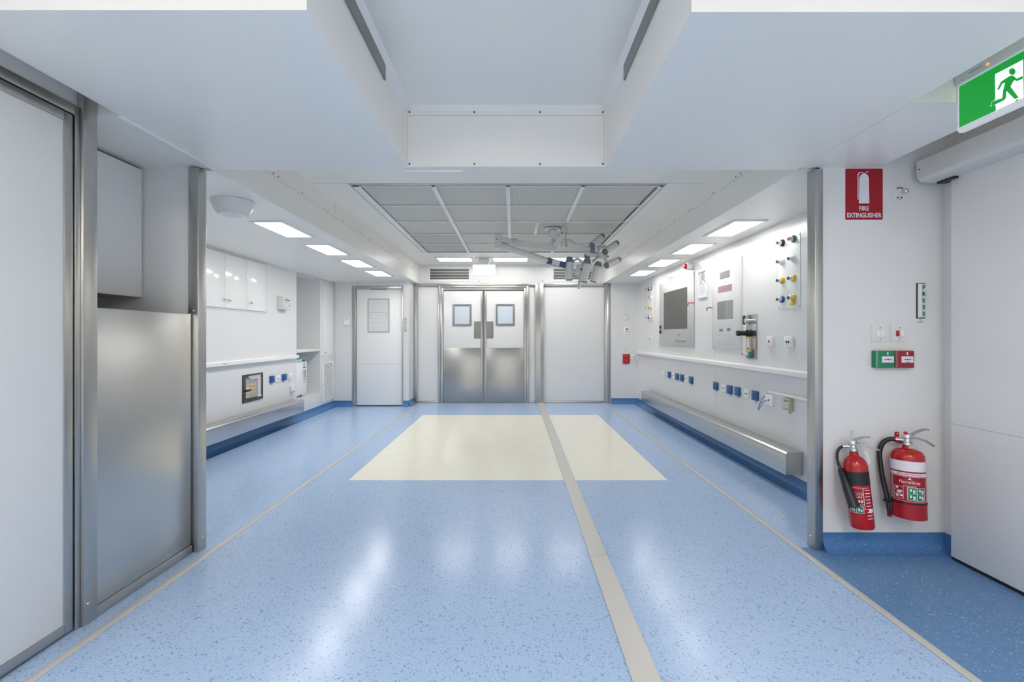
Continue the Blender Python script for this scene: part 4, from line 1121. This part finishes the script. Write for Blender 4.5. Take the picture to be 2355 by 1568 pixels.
# ------------------------------------------------------------ fire extinguishers
def extinguisher(top, bot, r, kind, label):
    """top = shoulder base centre, bot = base centre"""
    top, bot = Vector(top), Vector(bot)
    ax = (top - bot).normalized(); L = (top - bot).length
    front = (Vector((0, -1, 0)) - ax * Vector((0, -1, 0)).dot(ax)).normalized()
    right = front.cross(ax) * -1
    if right.x < 0: right = -right
    t = thing('fire_extinguisher', label, 'fire extinguisher', bot, 'fire extinguishers')
    fr0 = (bot, right, ax, front)                   # u right, v up, w towards the viewer
    def wrap(rr):
        return lambda p: (math.sin(p[0] / rr + yaw) * (rr + p[2]), p[1], math.cos(p[0] / rr + yaw) * (rr + p[2]))
    yaw = -.65 if kind == 'co2' else -.62
    Cv = Vector((math.sin(yaw), 0, math.cos(yaw))); Rv = Vector((math.cos(yaw), 0, -math.sin(yaw)))
    def Q(r_, v, c_): return Rv * r_ + Cv * c_ + Vector((0, v, 0))
    def band(v0, v1, a0, a1, rr, mt, name, th=.0006, n=40, parent=None):
        m = MB(fr0); vs = []; fs = []
        for i in range(n + 1):
            a = math.radians(a0 + (a1 - a0) * i / n) + yaw
            for rad, v in ((rr, v0), (rr, v1), (rr + th, v1), (rr + th, v0)):
                vs.append((math.sin(a) * rad, v, math.cos(a) * rad))
        for i in range(n):
            b = i * 4
            for q in range(4): fs.append([b + q, b + (q + 1) % 4, b + 4 + (q + 1) % 4, b + 4 + q])
        fs += [[0, 1, 2, 3], [n * 4 + 3, n * 4 + 2, n * 4 + 1, n * 4]]
        m.add(vs, fs); return m.build(name, mt, parent or t)
    if kind == 'co2':
        prof = [(r * .55, 0), (r * .9, .004), (r, .016), (r, L)] + [(r * math.cos(a) * .62 + r * .38 * math.cos(a) ** .5, L + .07 * math.sin(a)) for a in [PI / 2 * q / 9 for q in range(1, 8)]] + [(r * .36, L + .074), (r * .36, L + .088)]
        hN = L + .088
    else:
        prof = [(r * .9, 0), (r * .97, .003), (r, .012), (r, .055), (r * .992, .058), (r, .061), (r, L)] + [(r * .25 + r * .75 * math.cos(a) ** .75, L + .045 * math.sin(a)) for a in [PI / 2 * q / 9 for q in range(1, 9)]] + [(r * .32, L + .048), (r * .32, L + .062)]
        hN = L + .062
    cyl = MB(fr0).lathe(prof, (0, 0, 0), (0, 1, 0), 48).build('cylinder', 'red', t)
    # wall bracket, valve, levers, hose
    wy = RN - .002
    if kind == 'co2':
        band(L * .735, L * .955, -180, 180, r + .0002, 'black', 'black_band', n=64)
        lab = band(L * .345, L * .70, -75, 80, r + .0002, 'red_sign', 'label_sheet')
        m = MB(fr0); W = wrap(r + .001)
        def rect(u0, v0, u1, v1, nn=8):
            vs = []; fs = []
            for i in range(nn + 1):
                u = u0 + (u1 - u0) * i / nn
                vs += [W((u, v0, 0)), W((u, v1, 0)), W((u, v1, .0006)), W((u, v0, .0006))]
            for i in range(nn):
                b = i * 4
                for q in range(4): fs.append([b + q, b + (q + 1) % 4, b + 4 + (q + 1) % 4, b + 4 + q])
            fs += [[0, 1, 2, 3], [nn * 4 + 3, nn * 4 + 2, nn * 4 + 1, nn * 4]]
            m.add(vs, fs)
        rect(-.066, L * .695, .05, L * .70); rect(.022, L * .345, .0245, L * .70, 2); rect(-.066, L * .345, .0245, L * .352)
        m.text('CO2', .020, .0, L * .60, 0, mapf=W); m.text('GAS', .017, .0, L * .55, 0, mapf=W)
        m.text('CARBON DIOXIDE', .0068, -.005, L * .425, 0, mapf=W)
        for q in range(10): rect(.032, L * .655 - q * .017, .06, L * .655 - q * .017 + .004, 3)
        for q in range(4): rect(-.03 + q * .013, L * .46, -.021 + q * .013, L * .50, 2)
        rect(-.05, L * .285, .017, L * .40, 8)
        rect(.042, L * .30, .070, L * .36, 4)
        m.build('label_print', 'label_white', lab)
        m = MB(fr0); W = wrap(r + .0018); rect(-.048, L * .292, -.018, L * .393, 4); rect(-.015, L * .292, .015, L * .393, 4); m.build('green_pictogram', 'green_label', lab)
        m = MB(fr0); W = wrap(r + .0026)
        for cxx in (-.033, .0): rect(cxx - .008, L * .32, cxx - .001, L * .37, 2); rect(cxx + .002, L * .31, cxx + .009, L * .35, 2)
        m.build('pictogram', 'label_white', lab)
    else:
        lab = band(L * .295, L * .955, -88, 80, r + .0002, 'red_sign', 'label_sheet')
        band(L * .79, L * .955, -100, 92, r + .001, 'label_white', 'white_band')
        m = MB(fr0); W = wrap(r + .001)
        def rect(u0, v0, u1, v1, nn=10):
            vs = []; fs = []
            for i in range(nn + 1):
                u = u0 + (u1 - u0) * i / nn
                vs += [W((u, v0, 0)), W((u, v1, 0)), W((u, v1, .0006)), W((u, v0, .0006))]
            for i in range(nn):
                b = i * 4
                for q in range(4): fs.append([b + q, b + (q + 1) % 4, b + 4 + (q + 1) % 4, b + 4 + q])
            fs += [[0, 1, 2, 3], [nn * 4 + 3, nn * 4 + 2, nn * 4 + 1, nn * 4]]
            m.add(vs, fs)
        rect(-.105, L * .715, .10, L * .765, 20); rect(-.092, L * .70, .10, L * .704, 20); rect(-.105, L * .30, .10, L * .304, 20); rect(-.088, L * .30, -.0865, L * .70, 2); rect(.088, L * .30, .0895, L * .70, 2)
        m.text('FlameStop', .024, .0, L * .615, 0, mapf=W, sx=.95); m.text('EXTINGUISHER', .0085, .0, L * .55, 0, mapf=W)
        rect(-.007, L * .655, .007, L * .668, 2); rect(-.003, L * .668, .003, L * .69, 2)
        for u in (-.078, -.030): rect(u, L * .335, u + .0015, L * .53, 2)
        for v in (.335, .40, .465, .53): rect(-.078, L * v, -.0285, L * v + .0015, 6)
        for (u, v) in ((-.066, .36), (-.05, .43), (-.066, .49), (-.045, .37), (-.06, .42)): rect(u, L * v, u + .014, L * v + .012, 3)
        for q in range(14): rect(-.101, L * .33 + q * .0093, -.093, L * .33 + q * .0093 + .005, 2)
        rect(-.012, L * .325, .072, L * .535, 14)
        m.build('label_print', 'label_white', lab)
        m = MB(fr0); W = wrap(r + .0016); m.text('HIGH PERFORMANCE', .0105, .0, L * .74, 0.0003, mapf=W, sx=1.15); m.build('performance_lettering', 'red_sign', lab)
        m = MB(fr0); W = wrap(r + .0018)
        for i in range(2):
            for j in range(2): rect(-.009 + i * .041, L * (.333 + j * .101), .028 + i * .041, L * (.428 + j * .101), 6)
        m.build('green_pictogram', 'green_label', lab)
        m = MB(fr0); W = wrap(r + .0026)
        for i in range(2):
            for j in range(2):
                u = .010 + i * .041; v = L * (.38 + j * .101)
                rect(u - .012, v - .004, u - .003, v + .01, 2); rect(u + .002, v - .012, u + .012, v + .007, 2)
        m.build('pictogram', 'label_white', lab)
        band(L * .262, L * .285, -180, 180, r + .001, 'black', 'strap', th=.003, n=60)
        band(0.004, L * .25, -180, 180, r + .0004, 'red_sign', 'base_skirt', th=.0015, n=60)
    sc = 1.0
    m = MB(fr0); m.lathe([(.016, 0), (.020, .004), (.020, .018), (.016, .022), (.016, .040), (.021, .044), (.021, .062), (.010, .068)], (0, hN, 0), (0, 1, 0), 20); m.box((-.02, hN + .036, -.014), (.024, hN + .064, .014), .004)
    m.cyl((0, hN + .03, 0), Q(-.034, hN + .03, .0), .009, n=14); m.build('valve', 'chrome', t)
    m = MB(fr0)
    vv = hN + .05
    if kind == 'co2':
        a1, a2 = [(-.012, vv, 0), (.02, vv + .02, .004), (.06, vv + .030, .01), (.088, vv + .028, .012)], [(.0, vv - .008, 0), (.05, vv - .02, .02), (.10, vv - .034, .03), (.115, vv - .04, .032)]
    else:
        a1, a2 = [(-.012, vv, 0), (.02, vv + .012, .004), (.06, vv + .035, .01), (.09, vv + .045, .014), (.105, vv + .042, .016)], [(.0, vv - .008, 0), (.05, vv - .006, .012), (.09, vv - .02, .02), (.125, vv - .045, .026)]
    def lever(pts, wd, nm):
        m = MB(fr0); vs = []; fs = []
        for (u, v, w) in pts: vs += [(u, v - .0045, w - wd), (u, v - .0045, w + wd), (u, v + .0045, w + wd), (u, v + .0045, w - wd)]
        for i in range(len(pts) - 1):
            b = i * 4
            for q in range(4): fs.append([b + q, b + (q + 1) % 4, b + 4 + (q + 1) % 4, b + 4 + q])
        b = (len(pts) - 1) * 4
        fs += [[0, 1, 2, 3], [b + 3, b + 2, b + 1, b]]
        m.add(vs, fs); m.build(nm, 'lever', t)
    lever(a1, .010, 'top_lever'); lever(a2, .010, 'carry_handle')
    m = MB(fr0); m.tube([(.018 + .012 * math.cos(q * PI / 6), vv - .028 + .012 * math.sin(q * PI / 6), .02) for q in range(13)], .0012, 6)
    m.tube([(.0, vv + .01, .016), (.03, vv - .005, .022), (.06, vv - .005, .02), (.075, vv - .02, .02)], .0009, 6); m.build('safety_pin', 'chrome', t)
    # bracket plate on the wall
    m = MB(nfr(1958, 1008) if kind == 'co2' else nfr(2062, 1008)); wd = .011 if kind == 'co2' else .013
    m.rrect(-wd, -.02, wd, .052 if kind == 'co2' else .04, .006, 0, .003); m.box((-wd, -.02, .003), (wd, -.012, .05)); m.box((-wd, -.014, .03), (wd + .03, -.008, .055)); m.m = 1; m.disc(0, .038 if kind == 'co2' else .028, .005, .003, .005, 12)
    if kind != 'co2': m.disc(0, .008, .005, .003, .005, 12)
    m.build('wall_bracket', ['greyp' if kind == 'co2' else 'red_p', 'chrome'], t)
    if kind == 'co2':
        m = MB(fr0); m.tube([Q(-.03, hN + .03, 0), Q(-.05, hN + .026, 0), Q(-.07, hN + .008, .0), Q(-.08, hN - .03, .004), Q(-.078, hN - .07, .01), Q(-.07, hN - .098, .015)], .0075, 12); m.build('hose', 'black', t)
        m = MB(fr0); m.cyl(Q(-.026, hN + .03, 0), Q(-.046, hN + .028, 0), .0095, n=14); m.build('hose_nut', 'chrome', t)
        # discharge horn
        p0 = Q(-.07, hN - .095, .015); p1 = Q(-.024, L * .40, r + .033); d = (p1 - p0).normalized()
        m = MB(fr0); m.lathe([(.013, 0), (.016, .01), (.022, .10), (.028, (p1 - p0).length)], p0, d, 24); m.build('horn', 'black', t)
        m = MB(fr0); m.prism([(.032, hN + .01), (.05, hN + .004), (.066, hN - .06), (.046, hN - .064)], .035, .0358); m.build('inspection_tag', 'greyp', t)
    else:
        m = MB(fr0); m.tube([Q(-.05, hN + .03, 0), Q(-.08, hN + .027, .0), Q(-.108, hN + .0, .0), Q(-.122, hN - .05, .0), Q(-.120, hN - .12, .0), Q(-.112, hN - .2, .002), Q(-.10, hN - .27, .006), Q(-.094, hN - .315, .01)], .0125, 14); m.build('hose', 'black', t)
        m = MB(fr0); m.cyl(Q(-.028, hN + .03, 0), Q(-.058, hN + .03, 0), .011, n=14); m.build('hose_nut', 'chrome', t)
        m = MB(fr0); m.cyl(Q(-.095, hN - .305, .01), Q(-.086, hN - .40, .014), .0105, .009, n=14); m.tube([Q(-.11, hN - .318, .01), Q(-.065, hN - .318, .03)], .008, 8); m.build('nozzle', 'black', t)
        m = MB(fr0); m.lathe([(.012, 0), (.013, .008)], Q(-.086, hN - .405, .014), (0, 1, 0), 14); m.build('nozzle_cup', 'red_p', t)
        m = MB(fr0); m.ball((-.012, vv + .02, .006), .010, 12); m.build('indicator_cap', 'red_p', t)
        m = MB(fr0); m.box((-.014, hN - .012, r * .32), (.02, hN + .004, r * .32 + .003)); m.build('seal_tape', 'beige', t)
    return t
Yt = 2.575
extinguisher(at(1967.5, 1075, Yt), at(1984, 1214, 2.545), .0575, 'co2', 'slim red fire extinguisher with black band and horn, left of the pair')
extinguisher(at(2087, 1050, 2.565), at(2091, 1189, 2.545), .0755, 'abe', 'wide red fire extinguisher with a white band, right of the pair')

# ------------------------------------------------------------ surgical lamp
YS = 5.6
t = thing('surgical_light', 'two headed surgical lamp on jointed arms under the filter ceiling', 'surgical light', (.49, 5.65, HI))
A = lambda px, py, dy=0.0: at(px, py, YS + dy)
def pod_axis(p, q): return (q - p)
m = MB(); c = Vector((.487, 5.65, HI)); m.lathe([(.105, .0), (.108, .006), (.10, .014), (.06, .018)], c, -Z_, 36); m.build('ceiling_plate', 'greyp', t)
m = MB(); m.lathe([(.055, 0), (.055, .06), (.045, .075), (.045, .09)], c - Z_ * .018, -Z_, 28); m.build('drop_collar', 'greyp', t)
j = A(1273, 540)
m = MB(); m.cyl(j + Vector((0, -.055, 0)), j + Vector((0, .055, 0)), .05, n=26); m.cyl(j + Vector((0, -.06, 0)), j + Vector((0, -.05, 0)), .032, n=26)
m.cyl(j + Vector((-.01, 0, -.03)), A(1272, 566), .02, n=16); m.cyl(A(1268, 556), A(1271, 573), .03, n=18); m.build('swivel_joint', 'greyp', t)
def bar(p, q, h0, h1, d, name, mt='greyp', bev=.006):
    p, q = Vector(p), Vector(q); ax = (q - p).normalized(); up = (Z_ - ax * Z_.dot(ax)).normalized(); sd = ax.cross(up)
    mb = MB(); vs = []
    rr = lambda h: [(-d / 2, -h / 2 + bev), (-d / 2 + bev, -h / 2), (d / 2 - bev, -h / 2), (d / 2, -h / 2 + bev), (d / 2, h / 2 - bev), (d / 2 - bev, h / 2), (-d / 2 + bev, h / 2), (-d / 2, h / 2 - bev)]
    for c_, h in ((p, h0), (q, h1)):
        for a, b_ in rr(h): vs.append(c_ + sd * a + up * b_)
    fs = [list(range(8)), list(range(8, 16))[::-1]] + [[i, 8 + i, 8 + (i + 1) % 8, (i + 1) % 8] for i in range(8)]
    mb.add(vs, fs); return mb
m = bar(A(1150, 551), A(1274, 572), .066, .062, .06, 'arm'); m.m = 1
for f0, f1 in ((1190, 1210), (1222, 1236)):
    p, q = A(f0, 563.5 + (f0 - 1190) * .17, -.0), A(f1, 563.5 + (f1 - 1190) * .17, -.0)
    m.box((p.x, YS - .02, q.z - .004), (q.x, YS + .02, q.z + .002))
ob = m.build('upper_arm', ['greyp', 'label_white'], t)
fr = (A(1183, 552, -.031), (A(1274, 572) - A(1150, 551)).normalized(), Z_.copy(), -Y_)
m = MB(fr); m.text('SIMEON', .02, 0, .012, 0.001, sx=.9); m.text('S-LINE', .016, -.005, -.012, .001); m.build('maker_lettering', 'ink', ob)
m = MB(); p = A(1148, 556); m.box((p.x - .052, YS - .045, A(0, 572).z), (p.x + .030, YS + .045, A(0, 538.5).z), .014, 3); m.m = 1; m.cyl(A(1143, 550, -.047), A(1143, 550, -.043), .007, n=10)
m.build('elbow_block', ['greyp', 'ink'], t)
m = MB(); m.tube([A(1147, 570), A(1160, 568), A(1182, 575), A(1222, 587), A(1260, 600)], [.046, .05, .040, .036, .034], 18); m.build('lower_arm', 'greyp', t)
b = bar(A(1258, 599), A(1302, 610.5), .076, .07, .06, 'control').build('control_handle', 'navy', t)
bar(A(1270, 602, -.031), A(1287, 606.5, -.031), .066, .064, .004, 'pad', bev=.001).build('keypad', 'label_white', b)
# head one: three upright pods on a hub
LH = MB(); hub = A(1331, 621)
LH.box((hub.x - .042, YS - .05, hub.z - .06), (hub.x + .045, YS + .05, hub.z + .062), .012, 3); LH.box((hub.x - .12, YS - .03, hub.z - .03), (hub.x - .04, YS + .03, hub.z + .012), .008)
LH.tube([A(1318, 602), A(1322, 597.5), A(1328, 596), A(1334, 598), (A(1338, 603)), A(1338.5, 612)], .0165, 12)
LH.m = 1; LH.cyl(A(1337, 619.5, -.052), A(1337, 619.5, -.046), .013, n=14); LH.m = 0
LH.tube([A(1300, 609), A(1290, 608)], .02, 10); LH.box((hub.x, YS - .02, hub.z - .01), (hub.x + .2, YS + .0, hub.z + .015), .004)
h1 = LH.build('lamp_head', ['greyp', 'ink'], t)
MB().tube([A(1332, 629), A(1333, 636), A(1331, 664)], [.012, .014, .017], 14).build('sterile_handle', 'steel', h1)
def pod(top, bottom, r, parent, lens=True):
    """slim lamp pod: slate cap at `top`, lens at `bottom`"""
    top, bottom = Vector(top), Vector(bottom); d = bottom - top; L = d.length
    MB().lathe([(r, L * .24), (r * 1.03, L * .5), (r * .97, L * .93), (r * .92, L * .965)], top, d, 26).build('lamp_pod', 'greyp', parent)
    MB().lathe([(r * .42, 0), (r * .66, L * .015), (r * .82, L * .06), (r * .9, L * .12), (r * 1.0, L * .238)], top, d, 26).build('pod_cap', 'slate', parent)
    MB().lathe([(r * .9, L * .966), (r * .9, L * .985), (r * .8, L)], top, d, 26).build('pod_lens', 'grille', parent)
pod(A(1310, 590.5), A(1309, 645), .050, h1); pod(A(1352, 594, -.08), A(1342.5, 650, -.08), .047, h1); pod(A(1377.5, 602, .0), A(1363.5, 649, -.0), .047, h1)
# second arm and head
m = MB(); m.box((A(1290, 0).x, YS - .035, A(0, 546).z), (A(1303, 0).x, YS + .035, A(0, 518.5).z), .014, 3); m.m = 1
m.cyl(A(1293, 535.5, -.037), A(1293, 535.5, -.033), .008, n=10); m.cyl(A(1301.5, 535.8, -.037), A(1301.5, 535.8, -.033), .008, n=10); m.m = 0
m.cyl(A(1296.5, 545), A(1296.5, 568), .034, n=22); m.build('vertical_joint', ['greyp', 'ink'], t)
bar(A(1274, 569, -.03), A(1293, 541, -.02), .06, .075, .06, 'link').build('link_arm', 'offwhite', t)
m = MB(); m.tube([A(1302, 560), A(1308, 560), A(1318, 564), A(1330, 567), A(1358, 573)], [.055, .057, .042, .032, .028], 18); m.build('upper_arm', 'greyp', t)
b = MB(); b.box((A(1357, 0).x, YS - .04, A(0, 583).z), (A(1374.5, 0).x, YS + .04, A(0, 568).z), .006); b = b.build('control_handle', 'slate', t)
MB().box((A(1367, 0).x, YS - .0435, A(0, 581.5).z), (A(1373.5, 0).x, YS - .0402, A(0, 569.5).z), .001).build('keypad', 'label_white', b)
LH = MB(); hub = A(1383, 587.5)
LH.box((hub.x - .05, YS - .05, hub.z - .035), (hub.x + .03, YS + .04, hub.z + .035), .012, 3)
LH.tube([A(1347, 586), A(1352, 583), A(1366, 585), A(1380, 588)], [.03, .034, .032, .03], 14)
LH.tube([A(1374, 577), A(1380, 570), A(1389, 566.5), A(1396, 569)], .02, 12); LH.tube([A(1386, 588), A(1392, 596), A(1396, 606)], .02, 12)
LH.tube([A(1384, 585), A(1392, 588), A(1398, 590)], .016, 10)
h2 = LH.build('lamp_head', 'greyp', t)
MB().cyl(A(1378, 588.6, -.06), A(1361.7, 601.8, -.16), .009, .011, n=12).build('sterile_handle', 'steel', h2)
MB().cyl(A(1396, 588), A(1399, 590, -.01), .011, n=12).build('end_knob', 'ink', h2)
pod(A(1387, 541.5, .12), A(1361, 565, -.06), .043, h2); pod(A(1420.5, 558, .12), A(1390.5, 579.5, -.08), .045, h2); pod(A(1425.5, 596, .10), A(1394, 611, -.08), .042, h2)
pod(A(1352, 584, .26), A(1350.5, 589, -.0), .041, h2)
